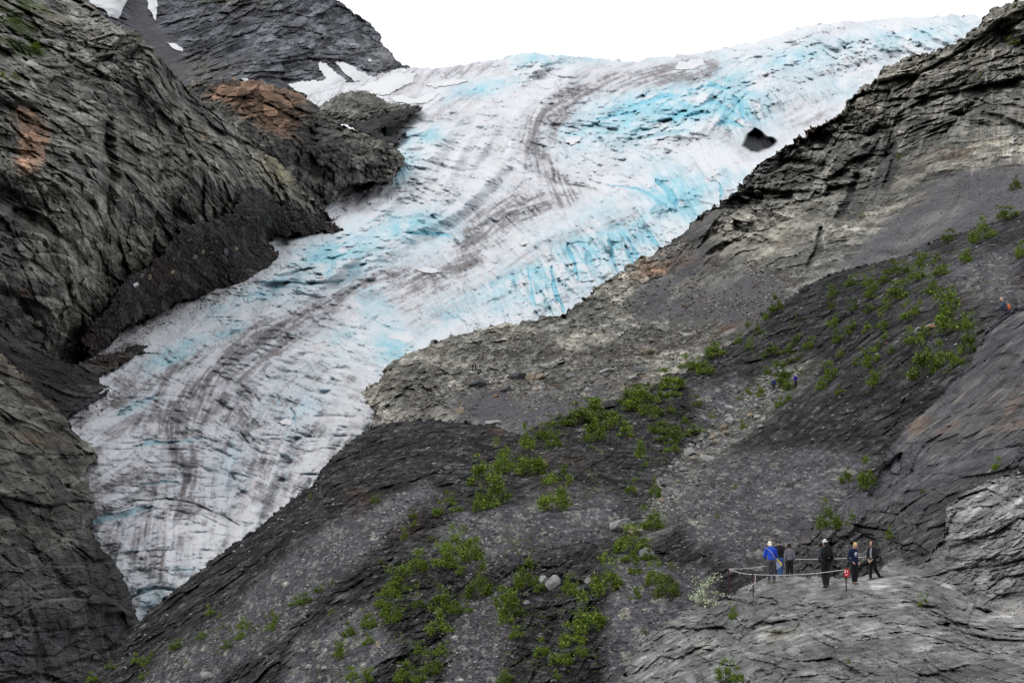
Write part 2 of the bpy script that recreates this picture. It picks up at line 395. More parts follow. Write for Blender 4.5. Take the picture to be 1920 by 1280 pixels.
E_crevasses = [  # (points, half width px, depth, blue)
    ([(250, 836), (285, 830), (320, 829)], 6, .45, .8), ([(320, 828), (350, 826), (384, 824)], 5, .5, .6), ([(262, 826), (300, 821), (340, 820), (388, 821)], 1.6, 1.2, .1), ([(172, 980), (215, 968), (250, 959), (285, 950)], 9, .4, .62), ([(205, 952), (260, 938), (310, 935), (360, 942), (420, 968), (450, 985)], 2.4, 1.4, .1), ([(170, 966), (215, 953), (250, 946)], 2, 1., .1), ([(330, 960), (380, 965), (430, 990)], 1.8, .7, .1), ([(244, 1122), (262, 1110), (290, 1102), (325, 1104)], 6, 1.2, .5),
    ([(265, 910), (300, 903), (335, 905)], 4, .6, .7), ([(222, 778), (260, 756), (295, 742)], 6, .7, .6), ([(230, 1076), (270, 1068), (300, 1045), (318, 1022)], 2, .6, .1), ([(210, 1004), (245, 985), (268, 975)], 1.8, .5, .05),
    ([(1063, 458), (1072, 480), (1078, 505), (1085, 525)], 4.5, 1., 1), ([(1036, 500), (1038, 530), (1048, 560), (1057, 585)], 5, 1., 1), ([(1143, 440), (1147, 470), (1150, 490), (1157, 515)], 5, 1., 1), ([(995, 520), (998, 550), (1005, 575)], 3, .8, .9), ([(1015, 545), (1025, 570), (1038, 592)], 4, .8, .8), ([(1163, 430), (1180, 455), (1195, 480), (1198, 500)], 5, .6, .9), ([(990, 500), (993, 530)], 3, .7, .9), ([(1172, 460), (1185, 485), (1188, 505)], 5, .7, .9), ([(1057, 490), (1068, 508), (1078, 522)], 4, .7, .8), ([(1213, 430), (1225, 450), (1238, 468)], 5, .6, .9), ([(1105, 450), (1118, 462), (1128, 470)], 4, .5, .7), ([(1005, 585), (1015, 600)], 3, .7, .6), ([(950, 590), (962, 610)], 3, .6, .5), ([(1350, 345), (1354, 365), (1352, 375)], 5, .8, .9), ([(1140, 345), (1190, 352), (1220, 365), (1250, 390)], 3, .5, .9), ([(1230, 340), (1255, 360), (1268, 385)], 10, .6, 1),
    ([(765, 438), (810, 437), (845, 442)], 5, .6, .9), ([(730, 410), (790, 405), (830, 407)], 4, .4, .8), ([(650, 480), (690, 470), (740, 462)], 4, .4, .7), ([(1412, 200), (1420, 222), (1425, 240)], 3, .8, .8), ([(1180, 200), (1225, 185), (1262, 178)], 6, .8, 1), ([(1230, 230), (1280, 215), (1330, 212)], 6, .7, .9), ([(1120, 225), (1170, 212), (1200, 205)], 5, .7, .9), ([(1290, 170), (1330, 160), (1370, 168)], 5, .7, .9), ([(1375, 180), (1388, 200), (1395, 225)], 6, .7, 1), ([(1060, 250), (1110, 236), (1160, 232)], 4, .6, .8), ([(1200, 260), (1250, 250), (1300, 245)], 4, .5, .8), ([(545, 765), (552, 785), (556, 805)], 3.5, .8, .6), ([(520, 740), (525, 760)], 3, .6, .5), ([(556, 805), (550, 850), (535, 900), (520, 930)], 2.5, .5, .35), ([(700, 600), (730, 615), (760, 620)], 4, .5, .6), ([(400, 640), (440, 625), (470, 610)], 3, .4, .6), ([(310, 690), (330, 675), (370, 655)], 4, .4, .6), ([(1300, 200), (1340, 190), (1380, 215)], 6, .7, .9), ([(1340, 235), (1370, 228), (1395, 240)], 5, .6, .9)]
E_blue = [(1230, 205, 130, 40, -.3, .7), (1370, 185, 70, 45, .4, .8), (1260, 365, 70, 40, .7, .55), (1330, 340, 70, 20, -.3, .4), (1100, 480, 160, 55, -.5, .5), (640, 490, 90, 38, -.4, .7), (760, 430, 90, 28, 0, .5), (1000, 110, 60, 14, 0, .6), (880, 170, 70, 12, -.2, .5), (790, 255, 40, 16, -.2, .6), (740, 320, 40, 26, -.6, .5), (560, 515, 70, 16, -.35, .5), (470, 560, 80, 14, -.35, .45), (740, 650, 45, 35, -.6, .55), (690, 560, 60, 30, .6, .3), (640, 640, 90, 45, -.3, .22), (560, 760, 60, 60, 0, .25), (330, 660, 60, 18, -.5, .45), (1700, 70, 130, 22, -.1, .35), (1500, 110, 110, 26, -.2, .3), (960, 520, 70, 30, -.4, .4), (840, 585, 60, 22, -.5, .45), (1560, 170, 50, 30, 0, .2), (410, 630, 50, 12, -.5, .4), (440, 860, 25, 60, .3, .25), (340, 1065, 20, 16, 0, .5), (290, 1130, 25, 30, 0, .4), (1100, 240, 60, 16, -.2, .45), (1150, 110, 130, 10, 0, .2), (250, 760, 40, 12, -.5, .3)]
E_dirt = [
    ([(1330, 128), (1250, 140), (1180, 150), (1110, 165), (1060, 190), (1015, 215), (990, 245), (993, 275), (1012, 305), (1038, 335), (1068, 362)], 17, .8), ([(1200, 158), (1120, 175), (1070, 205), (1040, 235), (1038, 262)], 10, .55), ([(1300, 122), (1268, 133), (1254, 150)], 9, .5),
    ([(960, 240), (935, 270), (935, 300), (960, 330), (1000, 350)], 10, .3), ([(1068, 362), (1020, 382), (960, 395), (925, 408), (900, 428), (888, 455), (883, 482)], 24, .75), ([(900, 420), (870, 450), (876, 480), (850, 500)], 14, .45), ([(960, 400), (930, 440), (935, 470)], 22, .35),
    ([(895, 485), (845, 508), (800, 517), (750, 514), (700, 522), (660, 540), (600, 575), (540, 610), (480, 635), (440, 660), (412, 690), (380, 718), (345, 748), (318, 780), (312, 805)], 12, .95), ([(314, 795), (325, 840), (345, 868), (352, 895), (340, 925)], 6, .9),
    ([(640, 565), (560, 612), (500, 645), (450, 690), (420, 720), (360, 770), (335, 800)], 26, .5), ([(352, 815), (365, 860), (366, 900), (355, 930)], 4, .55), ([(860, 520), (800, 530), (730, 530), (690, 545)], 22, .55), ([(700, 545), (745, 560), (775, 580)], 16, .5), ([(1180, 400), (1100, 425), (1030, 460), (960, 500), (900, 520), (850, 550), (800, 590), (770, 610)], 12, .4), ([(880, 560), (820, 600), (780, 625)], 9, .3),
    ([(560, 590), (480, 615), (400, 650), (330, 690), (280, 720)], 9, .5), ([(300, 720), (250, 750), (200, 770), (150, 790)], 14, .4), ([(320, 760), (240, 800), (170, 815)], 12, .35), ([(320, 1040), (250, 1010), (200, 1000)], 40, .3), ([(260, 1000), (300, 980), (340, 950)], 14, .45), ([(620, 380), (660, 385), (700, 375)], 16, .45), ([(680, 275), (720, 255), (800, 220), (850, 205)], 12, .45), ([(590, 190), (650, 168), (720, 150), (790, 140)], 30, .5), ([(690, 245), (760, 215), (860, 185)], 30, .42), ([(780, 150), (860, 140), (940, 125)], 14, .4), ([(690, 240), (740, 215), (790, 200)], 6, .8), ([(1390, 285), (1370, 265), (1345, 245)], 10, .45), ([(1440, 225), (1500, 215), (1540, 215)], 24, .4), ([(700, 820), (660, 830), (650, 870), (620, 890)], 12, .35), ([(420, 760), (460, 820), (490, 860)], 16, .25), ([(590, 700), (520, 760), (500, 830)], 20, .2), ([(900, 125), (870, 132), (800, 138)], 9, .5), ([(1040, 270), (1030, 240), (1060, 215)], 6, .4), ([(230, 625), (300, 590), (360, 560), (420, 545)], 10, .6), ([(190, 905), (240, 890), (300, 915), (340, 930)], 22, .3), ([(640, 345), (620, 370), (625, 410)], 12, .5), ([(190, 670), (230, 650), (270, 645)], 5, .5)]
CAVE = [(1392, 275), (1398, 262), (1403, 252), (1415, 242), (1424, 246), (1438, 258), (1450, 261), (1457, 266), (1452, 273), (1440, 279), (1422, 287), (1408, 285)]

def sh_glacier(B):
    U, V, P, d = B.U.astype(f32), B.V.astype(f32), B.P0, B.d.astype(f32)
    px = d/FPX*.95                                  # metres per picture unit here
    fa = field(U, V, E_flow); ca = field(U, V, E_crev)
    n1 = fbm(np.stack([U/46, V/30, U*0], -1), 4, 21, .6); n2 = fbm(np.stack([U/120, V/80, U*0+5], -1), 3, 22)
    tint = fbm(np.stack([U/20, V/14, U*0+9], -1), 4, 61, .65)
    ca = ca+.5*n1+.35*tint; fa = fa+.25*n1+.2*tint
    fl = lic(fa, 14, 3); fl2 = blur(lic(fa, 24, 4, 3), 1)
    c2 = blur(lic(ca, 8, 6, 2), 1); c3 = blur(lic(ca, 12, 7, 4), 2); c4 = blur(lic(ca, 18, 8, 8), 3); c5 = blur(lic(ca, 30, 9, 15), 5)
    c2, c3, c4, c5 = [x/x.std() for x in (c2, c3, c4, c5)]
    low = sstep(520, 800, V-.1*(U-400))         # the dirtier lower tongue
    icefall = np.clip(.9*gauss(U, V, 1290, 200, 190, 58, -.12)+.7*gauss(U, V, 1650, 85, 260, 45, -.1)+.6*gauss(U, V, 620, 490, 120, 45, -.4)+.55*gauss(U, V, 1120, 480, 220, 70, -.5)+.5*gauss(U, V, 1000, 120, 110, 25)+.4*gauss(U, V, 760, 300, 60, 60), 0, 1)
    def rg(x, k): return np.minimum(np.abs(x), k)
    rough = .45+.55*sstep(-.35, .35, n1+.5*n2)
    h = px*(.9*rg(c2, 1.1)*rough+(1.5+1.0*icefall)*rg(c3, 1.2)*rough+(2.8+4*icefall)*rg(c4, 1.3)+(4+9*icefall)*rg(c5, 1.3))
    h = h+px*(.28*fl+.45*fl2)
    c6 = blur(lic(ca, 38, 10, 24), 8); f4 = blur(lic(fa, 50, 12, 16), 6); c6 = c6/c6.std(); f4 = f4/f4.std()
    h = h+px*(9*(.5+.8*icefall)*rg(c6, 1.5)+5.5*f4)
    k2 = np.exp(-(c2/.22)**2)*sstep(-.25, .3, tint+.3*n1); k3 = np.exp(-(c3/.13)**2)*sstep(-.15, .3, n1+.5*tint); k4 = np.exp(-(c4/.1)**2)*sstep(-.2, .3, n2+.5*tint); k5 = np.exp(-(c5/.07)**2)
    crack = np.clip(np.maximum(np.maximum(k2*.8, k3), np.maximum(k4*.9, k5*icefall)), 0, 1)
    h = h-px*(.8*k3+1.1*k4+1.5*k5*icefall)
    ph = np.stack([U/30., V/15., U*0], -1); ph = ph+.4*np.stack([n1, n2, n1*0], -1)
    f1, i1, e1 = facet(ph, 4, 1.3, .6); f2, i2, e2 = facet(ph*2.3+5, 5, 1.2, .5); f3, i3, e3 = facet(ph*5.3+9, 6, 1.2, .5)
    h = h+px*(icefall*(7*f1+4*f2+1.9*f3)+(1-icefall)*(1.4*f1+1.2*f2+.7*f3))
    # folds and swells
    h = h+px*(7*n2+4*n1+1.5*tint)
    sw, t = line(U, V, [(1080, 380), (1000, 400), (900, 470)], 26, .8); h = h-px*6*sw
    sw, t = line(U, V, [(880, 500), (820, 545), (780, 600), (740, 640)], 16, .9); h = h-px*8*sw
    sw, t = line(U, V, [(860, 506), (750, 504), (690, 514), (600, 565)], 9, .8); h = h+px*5*sw
    for pts, w, k in (([(1390, 325), (1260, 362), (1130, 425), (1010, 485), (900, 545), (800, 622)], 70, 30), ([(1060, 240), (1180, 215), (1330, 175)], 34, 16), ([(540, 520), (640, 485), (760, 455)], 36, 18), ([(760, 560), (690, 590), (640, 650), (620, 720)], 50, 22), ([(600, 560), (470, 620), (380, 690)], 34, 12), ([(250, 870), (330, 880)], 30, 10), ([(230, 1040), (330, 1010), (400, 1000)], 50, 14), ([(960, 120), (1040, 112)], 26, 10), ([(640, 830), (560, 930)], 40, 12), ([(1450, 110), (1600, 80), (1750, 60)], 30, 14)):
        dist, t, _, _ = seg_dist(U+16*n1+6*tint, V+10*n1+6*tint, pts, False, w*1.6)
        h = h+px*k*np.exp(-(dist/w)**2)*np.sin(np.pi*np.clip(t*.9+.05, 0, 1))
    a = flat(U, (.89, .90, .935))
    # blue ice
    bl = np.zeros(U.shape, f32)
    for (u, v, ru, rv, r, k) in E_blue: bl = np.maximum(bl, k*gauss(U, V, u, v, ru*1.15, rv*1.2, r))
    hollow = np.clip(1.45-rg(c4, 1.3)*.6-rg(c3, 1.2)*.3-rg(c6, 1.4)*.5, 0, 1)
    blue = np.clip(bl*(.55+.9*n1+.8*tint+.8*hollow+.5*(i1-.5)), 0, 1)
    blue = np.clip(blue+bl*.6*sstep(.55, .9, i2)*sstep(-.2, .3, n1), 0, 1)
    a = mixc(a, (.38, .735, .86), np.clip(blue*1.6, 0, 1))
    a = mixc(a, (.62, .77, .84), np.clip(.55*sstep(.1, .7, n2+.5*tint+.2*(i1-.5))*(1-low), 0, 1))
    # dirt
    dj = 5*n1+3*tint
    dirt = np.zeros(U.shape)
    for pts, w, k in E_dirt:
        m, _ = line(U, V, pts, w, .75, 0); m2, _ = line(U+dj, V-dj*.6, pts, w*1.6, .9)
        dirt = np.maximum(dirt, k*np.clip(.72*m+.4*m2, 0, 1))
    fine = fbm(np.stack([U/6, V/4, U*0+3], -1), 3, 62, .65)
    streak = np.clip(.66+.13*fl+.19*fl2+.3*tint+.12*n1+.18*crack+.4*fine, 0, 1.4)
    dd = dirt*streak+.13*low*np.clip(.9+.25*fl2+.15*fl+.8*n1+.5*tint, 0, 2)+.07*np.clip(.2+.4*fl2+.3*fl+n2+tint, 0, 1.6)*(1-bl)
    dd = dd+.06*np.clip(-f4, 0, 1.5)*(1-bl)+.34*crack*(.5+.5*sstep(-.2, .4, n2+n1))*(1-.6*bl)
    dd = dd+.09*np.clip(-c2*.5, 0, 1)*(1-bl)+.12*low+.22*low*sstep(.0, .6, tint+.5*n1+.08*fl2)+.10*sstep(.6, .95, i2)*sstep(0, .4, n1)
    dd = np.clip(dd, 0, 1)
    a = mixc(a, (.52, .505, .54), np.clip(dd*1.45, 0, 1)*.88)
    a = mixc(a, (.20, .18, .18), sstep(.34, 1., dd)*.9)
    # single crevasses
    for pts, w, k, b in E_crevasses:
        jt = 4*tint+1.2*c3
        dist, t, _, _ = seg_dist(U+jt, V+jt*.7, pts, False, w*1.3+3)
        ww = w*(.35+.65*np.sin(np.pi*np.clip(t*.94+.03, 0, 1)))*(1+.8*tint)
        m = 1-sstep(ww*.45, ww*1.15, dist)
        h = h-px*m*w*1.5*k
        if b > .2: a = mixc(a, np.array([.26, .66, .82]) if b > .8 else np.array([.34, .58, .66]), m*min(1, b)*.95)
        else: a = mixc(a, (.2, .19, .2), m*.7)
    # bare rock showing through the hole in the ice
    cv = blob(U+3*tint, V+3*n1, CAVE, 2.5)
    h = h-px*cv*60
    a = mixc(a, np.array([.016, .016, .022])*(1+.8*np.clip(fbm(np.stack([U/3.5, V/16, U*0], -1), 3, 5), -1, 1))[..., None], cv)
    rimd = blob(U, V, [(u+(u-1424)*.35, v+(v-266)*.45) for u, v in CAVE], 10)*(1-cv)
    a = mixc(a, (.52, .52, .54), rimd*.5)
    return h, a
M_ICE = mat_surface('glacier_ice', 1.3, .5, .7, .07, .08)
_b = [n for n in M_ICE.node_tree.nodes if n.type == 'BSDF_PRINCIPLED'][0]      # light soaks a little way into ice and comes back blue
_b.inputs['Subsurface Weight'].default_value = .35; _b.inputs['Subsurface Radius'].default_value = (.35, .8, 1.); _b.inputs['Subsurface Scale'].default_value = 3.
B_E = body('glacier', E_poly, E_ctrl, 1.5*QUAL, sh_glacier, M_ICE, 'crevassed blue and white glacier tongue streaked with dark dirt bands', 'glacier', nvmin=.26, fold=.004, jag=3, jagw=16, smooth=True)

# ======================================================================= rock knob in the glacier
def sh_knob(B):
    h, ids = rel(B.P0, 14, (1, 1, .6), 15, .5, 3)
    a = rock_colour(B, 14, 3, .62, .25, .12, ids)
    a = mixc(a, SLATE, sstep(650, 800, B.U)*.4)
    return h*.9+5*sstep(0, 18, -B.s), a
M_KNOB = mat_surface('knob_rock', 2.2, .5, .9, .3)
K_poly = [(598, 203), (612, 192), (625, 183), (650, 171), (683, 170), (708, 182), (733, 195), (760, 193), (785, 199), (760, 212), (729, 216), (700, 232), (650, 234), (605, 222)]
B_K = body('rock_knob', K_poly, [(600, 205, 1170), (683, 171, 1230), (783, 195, 1235), (650, 232, 1130), (729, 212, 1170)], 1.4*QUAL, sh_knob, M_KNOB, 'rounded pale grey rock knob standing out of the snow at the glacier edge', 'rock knob', band=14, fold=.002, jag=3, jagw=12)
R_poly = [(655, 232), (690, 226), (730, 212), (775, 200), (790, 203), (760, 222), (720, 236), (705, 250), (735, 258), (760, 250), (740, 268), (700, 262), (670, 250)]
def sh_dark(B):
    h, ids = rel(B.P0, 9, (1, 1, 1), 25, .5, 3)
    a = flat(B.U, SLATE)*(.7+.6*ids[1])[..., None]
    return h*.6+3*sstep(0, 10, -B.s), a
B_R = body('rock_ledge', R_poly, [(660, 235, 1110), (730, 212, 1150), (790, 200, 1200), (740, 262, 1060), (700, 250, 1080)], 1.4*QUAL, sh_dark, M_KNOB, 'low black rubble ledge below the pale rock knob', 'rock ledge', band=12, fold=.002, jag=4, jagw=10)

# ======================================================================= orange spur
def sh_spur(B):
    U, V, P = B.U.astype(f32), B.V.astype(f32), B.P0
    h, ids = rel(P, 30, (1, 1, .55), 35, .5, 4)
    big = fbm(P*np.array([1, 1, .4])/70, 3, 38)*16
    a = rock_colour(B, 26, 31, .38, .42, .12, ids)
    n = fbm(P/22, 4, 36, .6)
    m = np.clip(gauss(U, V, 490, 190, 70, 42, .5)*1.3+.8*gauss(U, V, 440, 175, 55, 18)+.6*gauss(U, V, 540, 215, 40, 30)+n*.55, 0, 1)
    a = mixc(a, ORANGE*((.55+.9*ids[2])*(.6+.8*ids[3]))[..., None], sstep(.25, .8, m+.35*(ids[2]-.5)+.25*(ids[3]-.5))*.6)
    dk = gauss(U, V, 590, 290, 55, 60)+gauss(U, V, 690, 300, 70, 50)*.5
    a = mixc(a, G_DARK*1.2, np.clip(dk*(.65+n), 0, .8))
    cl = blob(U+10*n, V, [(578, 235), (592, 240), (600, 300), (590, 335), (572, 330)], 8)
    return h*.9+big-cl*9, con(a, 1.25)
M_SPUR = mat_surface('spur_rock', 2.0, .95, .9, .35)
H_poly = [(340, 165), (362, 154), (420, 150), (480, 155), (517, 166), (562, 175), (583, 196), (600, 208), (637, 233), (683, 246), (720, 267), (750, 284), (757, 300), (750, 317), (727, 341), (690, 345), (650, 347), (620, 380), (590, 410), (520, 400), (430, 300), (350, 210)]
H_ctrl = [(362, 154, 900), (480, 155, 930), (600, 208, 960), (754, 290, 950), (727, 341, 905), (645, 347, 870), (590, 390, 840), (437, 240, 800), (500, 295, 810), (560, 250, 860), (640, 290, 880)]
B_H = body('rock_spur', H_poly, H_ctrl, 1.5*QUAL, sh_spur, M_SPUR, 'rust orange and black rock spur behind the tall left cliff', 'rock spur', jag=4, jagw=18)

# ======================================================================= tall left cliff
F_fr = [(0, 300, .15, 1), (100, 450, 0, 1), (200, 300, -.25, 1), (300, 350, .1, 1), (400, 350, .25, 1), (500, 340, .5, 1), (580, 390, .8, 1), (150, 60, 1, .7), (50, 80, 1, .5), (280, 120, .8, 1), (50, 620, .6, 1), (160, 640, .5, 1), (380, 230, .4, 1)]
def sh_cliff(B):
    U, V, P = B.U.astype(f32), B.V.astype(f32), B.P0
    h, ids = rel(P, 24, (1.1, 1, .74), 45, .25, 4, rot=-16)
    h2, ids2 = rel(P, 62, (1.1, 1, .28), 46, .4, 2, 1.2, .7, rot=5)
    big = fbm(P*np.array([1, 1, .18])/42, 3, 48)*11
    an = field(U, V, F_fr); L1 = lic(an, 16, 41); L2 = lic(an, 26, 42, 3); L3 = lic(an, 34, 43, 7)
    crack = sstep(1.05, 2.0, L2)*1.5+sstep(1., 1.9, L3)*2.6
    px = B.d/FPX*LG
    n = fbm(P/20, 4, 49, .6)
    top = sstep(190, 60, V-.25*(U-100))
    a = rock_colour(B, 24, 44, .37, .42, .0, ids)
    # dark stripes along the fractures, rust stripes, pale faces
    a = mixc(a, G_LITE*.9, np.clip(.25+.3*L3+.5*n, 0, 1)*.45*(1-top))
    a = mixc(a, G_DARK, np.clip(.1+.35*L2+.4*L3-.2, 0, 1)*.6)
    dk = .9*gauss(U, V, 25, 480, 38, 230)+.6*gauss(U, V, 210, 280, 18, 110)+.5*gauss(U, V, 330, 430, 30, 40)+.5*gauss(U, V, 120, 560, 40, 80)
    a = mixc(a, G_DARK, np.clip(dk*(.6+.8*n), 0, .85))
    org = np.clip(1.3*gauss(U, V, 60, 270, 34, 62, .2)+.7*gauss(U, V, 30, 210, 40, 24)+.7*gauss(U, V, 380, 250, 12, 30)+.7*gauss(U, V, 45, 560, 22, 60)*.8, 0, 1.3)
    a = mixc(a, ORANGE*((.55+.9*ids[2])*(.6+.8*ids[3]))[..., None], sstep(.3, .9, org+.6*n+.35*(ids[1]-.5)+.3*(ids[3]-.5))*.5)
    a = mixc(a, np.array([.19, .17, .12]), np.clip(.9*gauss(U, V, 520, 320, 50, 36, .7)*(.7+n), 0, .7))
    a = mixc(a, MOSS*.75, sstep(.2, .5, fbm(P/12, 4, 50, .65)+.25*top+.5*gauss(U, V, 30, 60, 60, 60)+.35*gauss(U, V, 60, 95, 40, 14)-.32)*.75)
    a = a*np.exp(.05*L1+.12*L2+.13*L3)[..., None]*1.5
    rb = ridged(P*np.array([1, 1, .16], f32)/f32(34), 3, 51)
    hh = h*.95+h2*.5+big+5*rb-px*2.3*crack*(1-.6*top)+px*L1*.2
    cl = blob(U+9*n, V, [(186, 235), (205, 228), (214, 330), (205, 400), (190, 370)], 9)+.7*blob(U+9*n, V, [(296, 300), (336, 225), (345, 232), (312, 320), (298, 340)], 6)
    a = mixc(a, G_LITE*1.1, sstep(.62, .9, ids[1])*sstep(-.1, .4, n)*.45)
    return hh-cl*8, con(a, 1.3, .1)
M_CLIFF = mat_surface('cliff_rock', 1.1, .95, .9, .38)
F_poly = [(-420, -120), (100, -60), (150, -1), (179, 15), (200, 34), (221, 45), (250, 65), (271, 79), (300, 108), (317, 129), (342, 156), (362, 172), (400, 200), (437, 233), (470, 262), (500, 291), (530, 320), (554, 346), (580, 365), (604, 392), (627, 412), (600, 440), (540, 470), (440, 500), (330, 540), (250, 590), (190, 680), (130, 705), (-420, 720)]
F_ctrl = [(0, 0, 520), (120, 0, 600), (221, 35, 620), (300, 108, 600), (342, 158, 640), (0, 150, 450), (0, 300, 400), (0, 450, 390), (0, 620, 380), (100, 200, 480), (150, 400, 440), (150, 600, 455), (250, 250, 545), (250, 450, 530), (225, 560, 520), (167, 673, 490), (358, 175, 660), (400, 300, 620), (380, 420, 610), (470, 416, 690), (437, 233, 720), (500, 291, 740), (540, 380, 750), (600, 392, 800), (625, 412, 815), (575, 400, 785), (-150, 300, 350), (-400, -80, 480), (-400, 300, 335), (-400, 700, 325)]
B_F = body('cliff', F_poly, F_ctrl, 1.5*QUAL, sh_cliff, M_CLIFF, 'tall dark grey cliff with vertical fractures and rust stains left of the glacier', 'cliff', jag=5, jagw=24)

# ======================================================================= rubble below the cliff
def sh_rubble(B):
    P = B.P0
    h, ids = rel(P, 7.5, (1, 1, 1), 55, .3, 3, 1., .6)
    h2, ids2 = rel(P, 2.8, (1, 1, 1), 56, .3, 2, 1., .6)
    a = flat(B.U, SLATE)
    a = a*(.55+1.0*ids[1]*ids2[0]+.5*ids2[1])[..., None]
    n = fbm(P/16, 3, 57)
    a = mixc(a, G_MID, sstep(.75, .95, ids2[0])*.7)
    a = mixc(a, RUST, sstep(.2, .6, n)*.3)
    return h*.6+h2*.9, con(a, 1.3, .05)
M_RUB = mat_surface('rubble_rock', .9, .95, .9, .35)
J_poly = [(455, 325), (480, 350), (520, 375), (575, 397), (637, 424), (645, 434), (604, 437), (560, 440), (520, 441), (503, 452), (537, 494), (500, 515), (450, 530), (375, 557), (333, 569), (267, 600), (225, 622), (190, 660), (172, 676), (155, 640), (200, 575), (235, 525), (290, 490), (350, 425), (400, 412), (440, 400), (450, 360)]
eD = lambda u, v, k=10: (u, v, float(tps(E_ctrl)(u, v))-k)
J_ctrl = [(458, 333, 690), eD(637, 430), eD(537, 494), eD(450, 530), eD(375, 557), eD(300, 585), eD(185, 664), (250, 515, 478), (362, 418, 555), (470, 410, 640), (575, 395, 745), eD(600, 440), eD(503, 452, 18), (215, 570, 458)]
B_J = body('rubble_slope', J_poly, J_ctrl, 1.5*QUAL, sh_rubble, M_RUB, 'black broken rubble heaped between the tall cliff and the ice', 'rubble slope', band=20, jag=6, jagw=12)
J2_poly = [(-60, 590), (60, 636), (125, 686), (170, 676), (230, 655), (277, 646), (262, 664), (217, 690), (181, 709), (209, 731), (183, 748), (150, 765), (130, 788), (110, 800), (40, 760), (-60, 740)]
B_J2 = body('rubble_tongue', J2_poly, [(0, 610, 365), (0, 700, 335), (125, 690, 405), eD(230, 655, 14), eD(275, 648), eD(208, 731), eD(130, 786, 16), eD(181, 708)], 1.5*QUAL, sh_rubble, M_RUB, 'dark gravel tongue running out between the two left cliffs onto the ice', 'rubble slope', band=20, jag=5, jagw=12)

# ======================================================================= lower left cliff
G_fr = [(0, 700, .7, 1), (60, 800, .75, 1), (120, 850, .7, 1), (150, 1000, .5, 1), (60, 1000, .5, 1), (40, 1150, .05, 1), (150, 1150, .15, 1), (220, 1150, .3, 1)]
def sh_lower(B):
    U, V, P = B.U.astype(f32), B.V.astype(f32), B.P0
    h, ids = rel(P, 13, (1.15, 1, .62), 65, .4, 4, rot=-36)
    big = fbm(P*np.array([1, 1, .4])/30, 3, 68)*5
    an = field(U, V, G_fr); L1 = lic(an, 14, 61); L2 = lic(an, 22, 62, 3); L3 = lic(an, 30, 63, 7)
    px = B.d/FPX*LG
    n = fbm(P/11, 4, 69, .6)
    a = rock_colour(B, 12, 64, .36, .34, .12, ids)
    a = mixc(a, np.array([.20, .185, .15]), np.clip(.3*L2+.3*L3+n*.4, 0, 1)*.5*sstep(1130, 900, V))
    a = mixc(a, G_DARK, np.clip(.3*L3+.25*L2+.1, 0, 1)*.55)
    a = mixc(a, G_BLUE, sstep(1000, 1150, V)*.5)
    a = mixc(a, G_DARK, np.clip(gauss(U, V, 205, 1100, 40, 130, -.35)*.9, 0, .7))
    a = mixc(a, ORANGE*.8, sstep(.35, .7, n+.3*gauss(U, V, 60, 870, 50, 50)-.05)*.45)
    a = a*np.exp(.06*L1+.12*L2+.12*L3)[..., None]*1.1
    return h*.75+big-px*(1.6*sstep(1, 2, L2)+2.4*sstep(1, 2, L3))+px*.6*L1, con(a, 1.3)
M_LOW = mat_surface('lower_cliff_rock', .6, .95, .9, .38)
G_poly = [(-420, 640), (0, 665), (42, 705), (75, 740), (117, 782), (137, 807), (167, 832), (185, 856), (172, 868), (158, 882), (163, 905), (170, 930), (181, 962), (169, 992), (177, 1014), (204, 1047), (225, 1076), (238, 1105), (247, 1134), (257, 1164), (240, 1200), (190, 1260), (160, 1310), (-420, 1480)]
G_ctrl = [(0, 1285, 215), (160, 1280, 250), (250, 1164, 285), (204, 1047, 290), (170, 930, 300), (185, 857, 325), (130, 800, 330), (0, 680, 310), (60, 850, 290), (60, 1000, 260), (60, 1150, 235), (150, 1100, 262), (-150, 900, 230), (-400, 650, 270), (-400, 1250, 195), (150, 1460, 205)]
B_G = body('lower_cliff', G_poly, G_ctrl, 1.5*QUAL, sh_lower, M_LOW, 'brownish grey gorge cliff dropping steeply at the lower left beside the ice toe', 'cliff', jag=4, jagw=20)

# ======================================================================= bench and right cliff
D_poly = [(640, 880), (660, 845), (690, 808), (711, 782), (694, 765), (685, 735), (702, 722), (723, 698), (748, 673), (765, 661), (807, 644), (836, 632), (890, 619), (940, 607), (990, 602), (1015, 596), (1057, 588), (1077, 573), (1107, 548), (1140, 523), (1182, 498), (1223, 473), (1265, 448), (1290, 425), (1320, 400), (1353, 375), (1378, 358), (1403, 329), (1428, 304), (1466, 279), (1507, 246), (1557, 221), (1582, 204), (1591, 187), (1620, 167), (1645, 154), (1662, 129), (1695, 112), (1745, 100), (1787, 90), (1820, 62), (1845, 42), (1862, 21), (1891, 8), (1920, 6), (2330, -30), (2330, 470), (1900, 470), (1700, 540), (1500, 620), (1330, 740), (1100, 850), (900, 870), (700, 900)]
D_ctrl = [(690, 750, 330), (700, 800, 295), (640, 870, 262), (760, 665, 390), (888, 690, 390), (850, 760, 320), (1000, 602, 470), (1000, 700, 375), (1000, 820, 275), (1140, 750, 292), (1180, 500, 520), (1200, 620, 420), (1300, 640, 370), (1265, 448, 540), (1400, 340, 560), (1400, 540, 400), (1350, 420, 500), (1466, 279, 580), (1500, 500, 380), (1557, 221, 590), (1550, 400, 470), (1645, 154, 610), (1650, 330, 500), (1680, 460, 350), (1745, 100, 600), (1820, 62, 585), (1862, 21, 575), (1920, 6, 560), (2060, 100, 500), (1920, 250, 430), (1800, 250, 470), (1850, 340, 380), (1920, 400, 305), (1780, 450, 300), (1450, 600, 300), (1560, 530, 305), (1330, 680, 300), (1650, 510, 295), (2300, -40, 470), (2300, 300, 390), (2300, 460, 290)]
